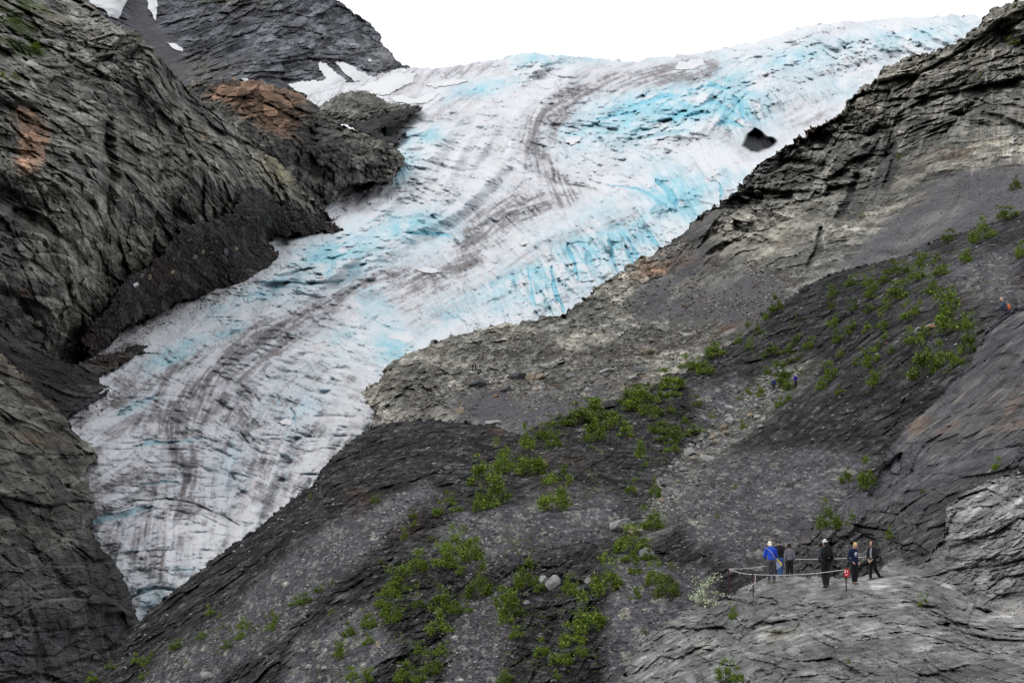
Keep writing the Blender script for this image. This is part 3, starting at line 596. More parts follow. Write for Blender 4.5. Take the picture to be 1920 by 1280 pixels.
D_fr = [(1850, 80, .3, 1), (1700, 200, -.4, 1), (1650, 320, -.3, 1), (1550, 300, -.8, 1), (1450, 400, -1, .9), (1900, 250, .1, 1), (1300, 520, -1, .5), (1100, 620, -1, .4), (900, 650, -1, .6), (760, 720, -.8, 1), (1000, 700, 1, -.15), (1200, 680, 1, -.2), (1700, 430, -1, .8), (1850, 360, -1, .7), (720, 820, 1, -.4), (1350, 600, 1, -.5)]
D_scree = [[(1570, 500), (1640, 440), (1690, 395), (1760, 345), (1830, 318), (1930, 300), (1930, 420), (1800, 450), (1650, 520)], [(1420, 500), (1500, 560), (1440, 620), (1330, 600), (1250, 600), (1190, 600), (1230, 570), (1320, 540)], [(1180, 560), (1260, 500), (1330, 450), (1350, 455), (1290, 530), (1200, 590)], [(830, 760), (900, 730), (1000, 750), (1150, 730), (1100, 800), (900, 800)], [(1275, 440), (1330, 395), (1345, 400), (1300, 455)]]
def sh_bench(B):
    U, V, P = B.U.astype(f32), B.V.astype(f32), B.P0
    px = B.d/FPX*LG
    cliff = sstep(60, -60, V-(560-.52*(U-1250)))*sstep(1250, 1400, U)
    h, ids = rel(P, 24, (1.05, 1, .8), 75, .25, 4, 1.1, .5, rot=20); hL, _ = rel(P, 64, (1.1, 1, .5), 175, .4, 1, 1.2, .8, rot=28)                       # cliff blocks
    hb, idb = rel(P, 6.0, (1.1, .8, .8), 76, .4, 3, 1.1, .6, rot=35)            # bench boulders
    an = field(U, V, D_fr); L1 = lic(an, 12, 71); L2 = lic(an, 20, 72, 3); L3 = lic(an, 30, 73, 7)
    n = fbm(P/24, 4, 79, .6); nf = fbm(P/5, 4, 80, .6)
    big = fbm(P/45, 3, 78)*9
    a = rock_colour(B, 22, 74, .58, .24, .02, ids)
    ab = rock_colour(B, 9, 84, .62, .25, .2, idb); ab = ab*(.75+.5*idb[0])[..., None]
    a = a*cliff[..., None]+ab*(1-cliff)[..., None]
    a = mixc(a, G_DARK*1.3, np.clip(.32*L3+.25*L2-.15, 0, 1)*.5)
    a = mixc(a, G_LITE*1.15, sstep(1.2, 2.2, L2)*cliff*.45)
    sc = np.zeros(U.shape)
    for p in D_scree: sc = np.maximum(sc, blob(U+26*n+12*nf, V+16*n+9*nf, p, 14))
    a = mixc(a, SCREE*(1+.35*nf)[..., None], sc*.9)
    lt, _ = line(U+8*n, V+5*n, [(1640, 500), (1720, 440), (1790, 395)], 17, .8)
    a = mixc(a, np.array([.25, .235, .225]), lt*np.clip(.5+.12*L2+.9*nf, 0, 1)*.5)
    dkc = blob(U+14*nf, V+10*n, [(1640, 238), (1668, 242), (1682, 300), (1672, 345), (1650, 372), (1622, 400), (1600, 420), (1570, 410), (1600, 350), (1612, 290)], 9)
    a = mixc(a, G_DARK*1.2, dkc*.75*np.clip(.7+.4*L2, 0, 1))
    cl2, _ = line(U+6*nf, V, [(1605, 330), (1590, 380), (1572, 405)], 6, .6); cl3, _ = line(U+6*nf, V, [(1845, 215), (1880, 222), (1920, 238)], 5, .7)
    cl4, _ = line(U+6*nf, V, [(1670, 250), (1680, 300), (1660, 355)], 7, .6)
    cl5, _ = line(U+5*nf, V+4*n, [(1540, 430), (1530, 470), (1515, 500)], 4, .6)
    a = mixc(a, G_DARK, np.clip(cl2+cl3+cl4*.8+cl5*.6, 0, 1)*.6)
    for pts in ([(1548, 415), (1546, 440), (1545, 470)], [(1840, 235), (1828, 290), (1822, 330)], [(1905, 255), (1895, 300), (1890, 330)], [(1868, 90), (1850, 150), (1838, 190)], [(1700, 190), (1682, 240)]):
        w, _ = line(U+9*nf+6*n, V, pts, 1.5, .8); a = mixc(a, (.4, .4, .39), w*.6*sstep(-.3, .3, nf))
    a = mixc(a, ORANGE, sstep(.3, .65, n+.35*nf+.3*gauss(U, V, 1280, 660, 120, 30)+.0*cliff-.1)*.06)
    a = mixc(a, SLATE, np.clip(.9*gauss(U, V, 1120, 660, 70, 14, -.1)+.7*gauss(U, V, 760, 640, 60, 14, -.4)*0+.6*gauss(U, V, 1330, 385, 60, 10, -.7), 0, .8))
    dkb = sstep(700, 800, V+.1*(U-900))*sstep(1250, 1000, U)
    a = mixc(a, SCREE*.85, dkb*.6*np.clip(.6+nf, 0, 1))
    a = a*1.3*np.exp((.08*L1+.09*L2)*(1-.6*sc))[..., None]
    hh = (h*1.0+hL*.6+big+px*(.3*L1+.8*L2-2.5*sstep(1, 2, L3)))*cliff+(hb*.95+big*.4+px*.6*L1)*(1-cliff)
    hh = hh*(1-.75*sc)+sc*px*(.5*nf+.5*L1)-dkc*5-(cl2+cl3+cl4+cl5)*4
    hh = hh+5*gauss(U, V, 790, 690, 70, 30, -.4)
    return hh, con(a, 1.25, .1)
M_BENCH = mat_surface('bench_rock', .8, .95, .9, .36)
B_D = body('rocky_slope', D_poly, D_ctrl, 1.5*QUAL, sh_bench, M_BENCH, 'grey brown rock wall and boulder bench rising to the right of the glacier', 'slope', jag=7, jagw=26)

# ======================================================================= moraine slope
C_poly = [(100, 1500), (150, 1290), (180, 1266), (215, 1225), (250, 1175), (285, 1140), (325, 1108), (367, 1076), (400, 1046), (458, 1008), (500, 975), (533, 946), (583, 908), (622, 860), (645, 838), (664, 822), (687, 806), (706, 797), (747, 789), (810, 784), (893, 793), (935, 801), (977, 816), (990, 808), (1030, 790), (1080, 770), (1140, 757), (1200, 735), (1240, 715), (1300, 690), (1330, 662), (1380, 640), (1430, 603), (1470, 566), (1500, 540), (1560, 512), (1600, 500), (1650, 490), (1700, 478), (1740, 455), (1800, 435), (1860, 415), (1920, 395), (2330, 350), (2330, 1500)]
C_ctrl = [(0, 1300, 165), (200, 1290, 150), (600, 1290, 108), (900, 1290, 98), (1160, 1290, 88), (1400, 1200, 86), (250, 1170, 175), (330, 1105, 183), (440, 1020, 193), (540, 942, 203), (640, 842, 222), (700, 800, 236), (830, 785, 240), (977, 818, 212), (600, 1100, 142), (800, 1000, 152), (1000, 1000, 136), (1000, 1150, 112), (1200, 1100, 106), (1000, 880, 182), (1140, 757, 235), (1100, 850, 190), (1240, 715, 250), (1250, 900, 168), (1330, 980, 132), (1300, 850, 192), (1400, 1060, 102), (1450, 950, 130), (1560, 960, 114), (1640, 870, 132), (1450, 735, 222), (1490, 722, 227), (1550, 800, 172), (1650, 760, 165), (1750, 700, 150), (1700, 600, 195), (1900, 560, 172), (1560, 520, 268), (1750, 460, 265), (1920, 400, 255), (1650, 680, 190), (1400, 800, 200), (2060, 500, 190), (1380, 640, 270), (1700, 1000, 110), (2000, 900, 110), (2300, 400, 240), (2300, 900, 125), (2300, 1450, 76), (1200, 1480, 68), (700, 1480, 84), (100, 1480, 120)]
C_fr = [(250, 1250, 1, -.55), (500, 1050, 1, -.55), (700, 850, 1, -.15), (900, 850, 1, .1), (1050, 840, 1, .15), (1150, 900, 1, .3), (600, 1200, 1, -.6), (900, 1100, .6, .5), (1000, 1200, .8, .1), (1200, 1000, 1, -.3), (1300, 1050, 1, -.8), (1450, 950, 1, -.9), (1500, 800, 1, -1), (1600, 740, 1, -.9), (1750, 650, 1, -.8), (1300, 800, .8, .6), (1550, 600, 1, -.3), (1750, 500, 1, -.4), (1400, 720, 1, -.6), (1250, 750, 1, -.5), (1150, 790, 1, -.2)]
C_scree = [[(830, 1010), (870, 965), (1000, 938), (1130, 918), (1180, 950), (1120, 1010), (1010, 1035), (920, 1060), (850, 1060)], [(1230, 890), (1330, 862), (1480, 835), (1560, 842), (1650, 860), (1560, 965), (1480, 1030), (1410, 1075), (1300, 1010), (1235, 950)], [(870, 1120), (935, 1110), (965, 1180), (935, 1300), (825, 1300), (845, 1190)], [(470, 1100), (600, 990), (700, 960), (800, 900), (830, 930), (720, 1020), (600, 1130), (470, 1230), (330, 1310), (230, 1310), (330, 1210)], [(1150, 1040), (1300, 1060), (1340, 1120), (1250, 1180), (1180, 1270), (1130, 1290), (1140, 1150)], [(1300, 730), (1370, 700), (1420, 740), (1370, 800), (1310, 790)], [(1700, 500), (1900, 470), (1930, 570), (1850, 580), (1800, 540)], [(560, 1190), (700, 1130), (740, 1210), (640, 1300), (520, 1300)]]
GULLY = [(1500, 690), (1450, 728), (1415, 765), (1370, 808), (1315, 848), (1290, 885), (1260, 930), (1215, 985)]
def sh_moraine(B):
    U, V, P = B.U.astype(f32), B.V.astype(f32), B.P0
    px = B.d/FPX*LG
    an = field(U, V, C_fr); L1 = lic(an, 9, 81); L2 = lic(an, 15, 82, 3); L3 = lic(an, 24, 83, 7)
    n = fbm(P/12, 4, 89, .6); nf = fbm(P/2.6, 4, 90, .6)
    hb, idb = rel(P, 4.0, (1.35, 1, .6), 86, .5, 4, 1.1, .5, rot=56)
    hs, ids = rel(P, 1.1, (1, 1, 1), 87, .3, 2, 1., .7)
    sc = np.zeros(U.shape)
    for p in C_scree: sc = np.maximum(sc, blob(U+30*n+12*nf, V+20*n+8*nf, p, 16))
    gl, _ = line(U+12*n, V+8*nf, GULLY, 30, .6)
    a = flat(B.U, SLATE)*(.75+.5*idb[1])[..., None]*(.55+.9*idb[3])[..., None]*(.55+.9*idb[4])[..., None]
    a = mixc(a, G_DARK*.8, np.clip(.3*L3+.2*L2, 0, 1)*.5)
    a = mixc(a, RUST, sstep(.22, .6, n+.35*nf+.3*gauss(U, V, 700, 930, 160, 60, -.6)+.25*gauss(U, V, 1260, 980, 60, 40)-.08)*.4)
    a = mixc(a, G_MID*1.15, sstep(.72, .95, idb[3]*.75+.12*L1)*.7)
    upper = sstep(770, 640, V)*sstep(1280, 1400, U)
    a = mixc(a, SCREE*.9, upper*.35)
    asc = flat(B.U, SCREE)*(.6+.5*ids[0]+.5*ids[2])[..., None]*(1+.25*nf)[..., None]
    asc = mixc(asc, G_LITE*1.2, sstep(.84, .95, ids[2])*.6+.5*sstep(.9, .97, ids[1]))
    a = a*(1-sc)[..., None]+asc*sc[..., None]
    a = mixc(a, G_MID*1.35*(.6+.8*ids[0])[..., None], gl*.7)
    a = a*np.exp((.22*L1+.24*L2)*(1-.7*sc)-.16+.1*sc)[..., None]
    rk = gauss(U, V, 1520, 800, 150, 50, -.45)
    h = (hb*.62+px*2.2*(.9*L2+.8*L1-1.0*sstep(.9, 2, L3)))*(1-.78*sc)+hs*.45*(.5+.5*sc)+px*sc*(.35*L1)+n*.8
    h = h-gl*1.0+rk*2.2
    return h, con(a, 1.2, .085)
M_MOR = mat_surface('moraine_rock', .33, .95, .92, .38, speck=.9)
B_C = body('moraine_slope', C_poly, C_ctrl, 1.45*QUAL, sh_moraine, M_MOR, 'dark slaty moraine hillside with scree and scattered green shrubs', 'slope', jag=4, jagw=12)

# ======================================================================= smooth slab
Bs_poly = [(2330, 545), (1920, 575), (1888, 583), (1866, 596), (1845, 620), (1830, 655), (1820, 682), (1800, 700), (1780, 725), (1740, 768), (1700, 802), (1675, 832), (1652, 862), (1645, 888), (1600, 928), (1560, 963), (1520, 998), (1480, 1032), (1440, 1072), (1400, 1130), (2330, 1140)]
Bs_ctrl = [(1440, 1080, 86), (1520, 1000, 95), (1645, 880, 108), (1640, 960, 97), (1700, 1000, 90), (1660, 1060, 83), (1700, 800, 120), (1750, 900, 100), (1800, 700, 122), (1822, 680, 120), (1850, 850, 95), (1850, 612, 122), (1900, 583, 118), (2000, 570, 114), (1920, 700, 103), (1920, 880, 86), (1800, 960, 86), (1600, 1090, 83), (1960, 1000, 82), (2300, 540, 112), (2300, 800, 92), (2300, 1110, 76)]
Bs_fr = [(1500, 1020, 1, -.95), (1600, 940, 1, -.85), (1700, 830, 1, -.9), (1800, 740, 1, -.95), (1850, 650, .8, -1), (1900, 600, 1, -.5), (1850, 800, 1, -.8), (1700, 1000, 1, -.6), (1650, 1050, 1, -.5), (1900, 850, 1, -.6)]
def sh_slab(B):
    U, V, P = B.U.astype(f32), B.V.astype(f32), B.P0
    px = B.d/FPX*LG
    an = field(U, V, Bs_fr); an = an+.15*fbm(P/3, 3, 191); L1 = lic(an, 11, 91); L2 = lic(an, 16, 92, 3); L3 = lic(an, 24, 93, 8)
    n = fbm(P/7, 4, 99, .6); nf = fbm(P/1.4, 4, 100, .6)
    hb, idb = rel(P, 5.0, (1.4, 1, .5), 96, .5, 4, rot=46)
    rough = sstep(880, 960, V+.35*(U-1750)+30*n)
    a = flat(B.U, G_BLUE*1.05)
    a = mixc(a, np.array([.215, .20, .18]), np.clip(.3+.12*L3+.12*L2+.7*n+.4*nf, 0, 1)*.55)
    a = mixc(a, G_DARK, np.clip(-.12*L3+.15*L1-.05+.6*nf+.5*(idb[2]-.5), 0, 1)*.55)
    a = mixc(a, ORANGE*.9, sstep(.15, .7, n+.2*L3+.35*gauss(U, V, 1720, 760, 110, 30, -.75)+.4*gauss(U, V, 1880, 640, 60, 30, -.5)+.5*gauss(U, V, 1570, 930, 60, 20, -.7)-.15)*.36)
    a = mixc(a, SLATE*1.2*(.6+.8*idb[2])[..., None], rough*.75)
    a = mixc(a, G_MID*1.5, sstep(1.0, 2.1, L1+.4*L2)*.5)
    a = a*(.7+.3*idb[-1]+.3*idb[-2])[..., None]*np.exp(.12*L1+.05*L2+.03*L3)[..., None]*1.05
    h = (hb*.85)*(.6+.4*rough)+px*.8*(.8*L1+1.2*L2+1.6*L3)*(1-.55*rough)+n*1.0
    dr = blob(U+5*nf, V+5*n, [(1645, 880), (1690, 850), (1700, 880), (1680, 930), (1650, 950), (1630, 930)], 6)
    h = h-dr*1.0
    return h, con(a, 1.2)
M_SLAB = mat_surface('slab_rock', .22, .95, .8, .3)
B_B = body('rock_slab', Bs_poly, Bs_ctrl, 1.5*QUAL, sh_slab, M_SLAB, 'large ice-smoothed grey rock slab with orange streaks rising behind the viewpoint', 'rock slab', jag=3, jagw=20)

# ======================================================================= near outcrop
A_poly = [(1120, 1500), (1150, 1300), (1162, 1276), (1174, 1247), (1203, 1210), (1241, 1176), (1278, 1147), (1307, 1130), (1353, 1118), (1370, 1110), (1387, 1101), (1412, 1089), (1441, 1080), (1474, 1078), (1507, 1080), (1537, 1082), (1578, 1083), (1620, 1079), (1650, 1070), (1668, 1050), (1690, 1045), (1720, 1060), (1737, 1045), (1770, 997), (1774, 950), (1807, 922), (1849, 901), (1882, 889), (1920, 884), (2330, 870), (2330, 1500)]
A_ctrl = [(1150, 1300, 58), (1278, 1147, 66), (1387, 1103, 72), (1441, 1080, 79), (1537, 1082, 79), (1620, 1079, 79), (1662, 1065, 80), (1720, 1062, 78), (1774, 960, 76), (1849, 901, 78), (1920, 884, 80), (1920, 1000, 68), (1850, 1050, 68), (1450, 1110, 71), (1590, 1106, 70.5), (1400, 1116, 70), (1700, 1108, 68), (1850, 1150, 63), (1920, 1160, 59), (1400, 1200, 60), (1600, 1200, 56), (1800, 1210, 52), (1300, 1285, 52), (1600, 1285, 46), (1920, 1285, 42), (1550, 1096, 73.5), (1450, 1093, 75), (2300, 880, 80), (2300, 1100, 62), (2300, 1450, 38), (1600, 1480, 37), (1150, 1480, 46)]
A_fr = [(1200, 1240, 1, -.6), (1300, 1180, 1, -.55), (1450, 1100, 1, -.12), (1550, 1130, 1, -.25), (1400, 1230, 1, -.35), (1650, 1100, 1, -.1), (1550, 1220, 1, -.15), (1800, 1000, 1, -.7), (1880, 930, 1, -.5), (1750, 1080, 1, .5), (1800, 1120, 1, .4), (1700, 1200, 1, -.1), (1880, 1060, .7, -1), (1850, 1240, 1, -.1), (1640, 1060, 1, .3)]
def sh_near(B):
    U, V, P = B.U.astype(f32), B.V.astype(f32), B.P0
    px = B.d/FPX*LG
    an = field(U, V, A_fr); an = an+.2*fbm(P/1.6, 3, 192); L1 = lic(an, 8, 101); L2 = lic(an, 12, 102, 3); L3 = lic(an, 20, 103, 8)
    n = fbm(P/4, 4, 109, .6); nf = fbm(P/.8, 4, 110, .6)
    hb, idb = rel(P, 3.0, (1.4, 1, .5), 106, .5, 4, rot=68)
    a = flat(B.U, G_MID*np.array([1.12, 1.13, 1.2]))
    a = mixc(a, np.array([.36, .36, .36]), np.clip(.16*L2+.16*L3+.4*n+.3*nf+.45*gauss(U, V, 1860, 1000, 90, 90)+.45*gauss(U, V, 1560, 1095, 140, 16)+.3*gauss(U, V, 1640, 1180, 200, 30, -.1)-.05, 0, 1)*.7)
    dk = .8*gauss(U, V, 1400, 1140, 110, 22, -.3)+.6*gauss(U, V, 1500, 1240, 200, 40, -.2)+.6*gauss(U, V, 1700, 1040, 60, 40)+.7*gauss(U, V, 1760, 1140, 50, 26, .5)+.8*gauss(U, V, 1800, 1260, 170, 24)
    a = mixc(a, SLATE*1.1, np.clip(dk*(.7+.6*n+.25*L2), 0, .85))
    a = mixc(a, np.array([.13, .115, .06]), sstep(.2, .55, n+.5*nf+.35*gauss(U, V, 1480, 1180, 160, 40, -.2)+.3*gauss(U, V, 1760, 1140, 50, 25, .5)-.2)*.45)
    pth = blob(U+10*nf, V+6*n, [(1855, 1140), (1880, 1128), (1940, 1125), (1940, 1172), (1870, 1165)], 8)
    a = mixc(a, np.array([.26, .25, .24]), pth*.8)
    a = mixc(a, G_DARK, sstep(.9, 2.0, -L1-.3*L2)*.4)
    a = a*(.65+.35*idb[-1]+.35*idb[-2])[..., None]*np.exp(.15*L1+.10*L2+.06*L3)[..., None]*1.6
    plat = np.clip(gauss(U, V, 1520, 1096, 130, 20)*1.2, 0, 1)
    h = (hb*.95+px*1.0*(.9*L1+1.3*L2+1.4*L3)+n*.45)*(1-.72*plat)*(1-.8*pth)
    mound = gauss(U, V, 1770, 1120, 52, 26, .4)
    return h+mound*.5, con(a, 1.1, .14)
M_NEAR = mat_surface('outcrop_rock', .12, .95, .82, .34)
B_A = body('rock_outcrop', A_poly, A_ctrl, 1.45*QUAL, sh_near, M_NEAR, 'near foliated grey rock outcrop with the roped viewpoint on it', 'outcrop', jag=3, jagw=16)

# ======================================================================= snow on top of the bodies
snow([(150, -30), (245, -30), (238, 0), (235, 8), (228, 22), (221, 36), (205, 30), (190, 15), (170, 8)], B_I, 'white snow gully cut off by the top edge above the left cliff', .98)
snow([(270, -30), (297, -30), (297, 15), (294, 30), (291, 38), (285, 28), (278, 15)], B_I, 'narrow pointed snow strip running down the dark peak', .97)
snow([(313, 80), (330, 82), (344, 93), (341, 97), (325, 91)], B_I, 'small snow patch lying above the pale knoll of the peak', .975, 1.5)
snow([(452, 146), (464, 147), (466, 154), (455, 152)], B_I, 'tiny snow speck at the crest of the orange spur', .97, 1)
snow([(539, 158), (575, 151), (612, 150), (603, 135), (596, 117), (602, 116), (620, 128), (650, 152), (640, 160), (600, 174), (579, 182), (555, 170)], B_I, 'broad white snow apron with a rising tongue below the dark peak', .975)
snow([(627, 116), (643, 116), (668, 130), (700, 146), (690, 151), (665, 153), (648, 138)], B_I, 'slanting snow tongue close above the ice at the foot of the peak', .97)
snow([(690, 111), (697, 112), (697, 116), (691, 116)], B_I, 'tiny snow spot high on the right shoulder of the peak', .97, .8)
snow([(664, 168), (700, 152), (740, 138), (785, 137), (772, 153), (748, 168), (718, 180), (690, 175)], B_E, 'large smooth snowfield above the pale rock knob', .975)
snow([(728, 184), (758, 177), (778, 186), (808, 174), (824, 176), (800, 194), (770, 196), (745, 190)], B_E, 'two-lobed snow patch to the right of the pale rock knob', .93)
snow([(800, 158), (850, 147), (878, 152), (850, 160), (820, 164)], B_E, 'flat snow strip on dirty ice near the skyline', .97)
snow([(699, 243), (715, 231), (750, 227), (782, 239), (745, 240)], B_E, 'white lens of snow under the black rubble ledge', .88)
snow([(717, 258), (735, 256), (740, 262), (733, 268)], B_E, 'small snow remnant on the black ledge beside the ice', .87, 1.2)
snow([(633, 342), (645, 336), (690, 342), (722, 345), (690, 350), (655, 347)], B_E, 'thin snow bank at the foot of the orange spur', .9)
snow([(1268, 118), (1318, 108), (1320, 124), (1290, 132), (1265, 130)], B_E, 'square snow patch on the upper ice below the skyline', .985)
snow([(1060, 258), (1088, 255), (1090, 262), (1070, 271), (1062, 268)], B_E, 'white snow scrap beside the dark curving dirt band', .985)
snow([(780, 505), (800, 499), (818, 504), (822, 511), (800, 513)], B_E, 'oval snow patch on the fold of the dark dirt band', .985, 1)
snow([(522, 790), (535, 784), (548, 790), (545, 797), (530, 796)], B_E, 'small white snow scrap in a hollow of the lower tongue', .985, 1)
snow([(972, 455), (985, 450), (992, 456), (980, 461)], B_E, 'little snow scrap on the middle of the ice', .985, 1)
snow([(248, 532), (258, 528), (262, 534), (252, 539)], B_J, 'lone white snow lump on black rubble', .97, 1)

# ======================================================================= valley floor sheet far below, reaching the horizon
gm = bpy.data.meshes.new('ground')
gm.from_pydata([(-9000, -600, -90), (9000, -600, -90), (9000, 9000, -90), (-9000, 9000, -90)], [], [(0, 1, 2, 3)])
gm.materials.append(mat_plain('valley_gravel', (.1, .1, .1), .9, .3, .05))
go = bpy.data.objects.new('ground', gm); COL.objects.link(go); tag(go, 'grey gravel valley floor far below the slopes', 'ground', None, 'structure')
# ======================================================================= shrubs
def link(name, me, parent=None, mat=None):
    o = bpy.data.objects.new(name, me); COL.objects.link(o)
    if parent is not None: o.parent = parent
    if mat and not me.materials: me.materials.append(mat)
    return o
def mesh_np(name, V, Fc, cols=None, smooth=False):
    me = bpy.data.meshes.new(name); V = np.asarray(V, f32); Fc = np.asarray(Fc, np.int32); k = Fc.shape[1]
    me.vertices.add(len(V)); me.vertices.foreach_set('co', V.ravel())
    me.loops.add(Fc.size); me.polygons.add(len(Fc))
    me.loops.foreach_set('vertex_index', Fc.ravel()); me.polygons.foreach_set('loop_start', np.arange(0, Fc.size, k, dtype=np.int32))
    me.polygons.foreach_set('use_smooth', np.full(len(Fc), smooth))
    if cols is not None:
        ca = me.attributes.new('albedo', 'FLOAT_COLOR', 'POINT'); c4 = np.ones((len(V), 4), f32); c4[:, :3] = cols; ca.data.foreach_set('color', c4.ravel())
    me.update(); return me

def mat_leaf(name):
    m = bpy.data.materials.new(name); m.use_nodes = True
    nt = m.node_tree; N = nt.nodes; Lk = nt.links; bs = N['Principled BSDF']; out = N['Material Output']
    at = N.new('ShaderNodeAttribute'); at.attribute_name = 'albedo'
    oi = N.new('ShaderNodeObjectInfo'); mr = N.new('ShaderNodeMapRange'); mr.inputs['To Min'].default_value = .7; mr.inputs['To Max'].default_value = 1.25
    Lk.new(oi.outputs['Random'], mr.inputs['Value'])
    mx = N.new('ShaderNodeVectorMath'); mx.operation = 'SCALE'; Lk.new(at.outputs['Color'], mx.inputs[0]); Lk.new(mr.outputs[0], mx.inputs['Scale'])
    Lk.new(mx.outputs[0], bs.inputs['Base Color']); bs.inputs['Roughness'].default_value = .55; bs.inputs['Specular IOR Level'].default_value = .2
    tr = N.new('ShaderNodeBsdfTranslucent'); Lk.new(mx.outputs[0], tr.inputs['Color'])
    ms = N.new('ShaderNodeMixShader'); ms.inputs[0].default_value = .22
    Lk.new(bs.outputs[0], ms.inputs[1]); Lk.new(tr.outputs[0], ms.inputs[2]); Lk.new(ms.outputs[0], out.inputs[0])
    return m
M_LEAF = mat_leaf('shrub_leaves'); M_STEM = mat_plain('shrub_bark', (.09, .075, .06), .9, .3, 30)

def shrub_mesh(seed, n=620, pale=False, leaf=.055, tall=1.):
    """foliage and stem of one shrub, one metre wide and one metre high, leaves gathered round the ends of many twigs"""
    r = np.random.default_rng(seed)
    k = r.integers(11, 17)
    ang = r.uniform(0, 2*np.pi, k); rad = np.sqrt(r.uniform(.0, 1, k))*.40
    top = (1-.75*(rad/.42)**1.7)*r.uniform(.62, 1.0, k)
    tips = np.stack([np.cos(ang)*rad, np.sin(ang)*rad, np.maximum(top*.86, .16)], -1)
    low = np.stack([np.cos(ang+.6)*.38, np.sin(ang+.6)*.38, r.uniform(.08, .35, k)], -1)[:k//2]
    up = r.integers(1, 4); tips[:up, 2] = r.uniform(.9, 1.08, up); tips[up:up+3, :2] *= 1.15
    tips = np.r_[tips, low]
    V, Fc, C = [], [], []
    for t in range(n):
        c = tips[r.integers(len(tips))]
        p = c+r.normal(0, 1, 3)*np.array([.078, .078, .085])
        if p[2] < .01: p[2] = abs(p[2])+.01
        s = leaf*r.uniform(.6, 1.35)
        d1 = r.normal(0, 1, 3); d1 /= np.linalg.norm(d1); d1[2] = d1[2]*.6+.25
        d2 = np.cross(d1, r.normal(0, 1, 3)); d2 /= np.linalg.norm(d2)+1e-6
        b = len(V)
        V += [p-d1*s*.6, p+d2*s*.38, p+d1*s*.75, p-d2*s*.38]; Fc.append((b, b+1, b+2, b+3))
        w = r.uniform()
        col = np.array([.036, .074, .008])*(1-w)+np.array([.175, .24, .022])*w
        if w > .93: col = np.array([.21, .26, .05])
        if pale: col = np.array([.20, .25, .13])*(1-w)+np.array([.42, .45, .32])*w
        C += [col]*4
    fol = mesh_np('foliage', V, Fc, np.array(C)); fol.materials.append(M_LEAF)
    V, Fc = [], []
    for c in tips:
        p0 = np.array([c[0]*.12, c[1]*.12, -.12]); p2 = np.array(c); p1 = (p0+p2)/2+np.array([c[0]*.15, c[1]*.15, -.04])
        pts = [p0, p1, p2]; rs = [.013, .009, .004]; b = len(V)
        for p, q in zip(pts, rs):
            for a in range(4): V.append(p+np.array([math.cos(a*math.pi/2)*q, math.sin(a*math.pi/2)*q, 0]))
        for j in range(2):
            for a in range(4): Fc.append((b+j*4+a, b+j*4+(a+1) % 4, b+j*4+4+(a+1) % 4, b+j*4+4+a))
    st = mesh_np('stem', V, Fc); st.materials.append(M_STEM)
    return fol, st
SHRUBS = [shrub_mesh(100+i, n, lf and False, l) for i, (n, lf, l) in enumerate([(1900, 0, .056), (1600, 0, .06), (2000, 0, .054), (1450, 0, .066), (1850, 0, .058), (1300, 0, .068), (1600, 0, .06), (1950, 0, .056)])]
SPARSE = [shrub_mesh(200+i, 420, False, .085) for i in range(4)]
WILLOW = shrub_mesh(300, 620, True, .05)

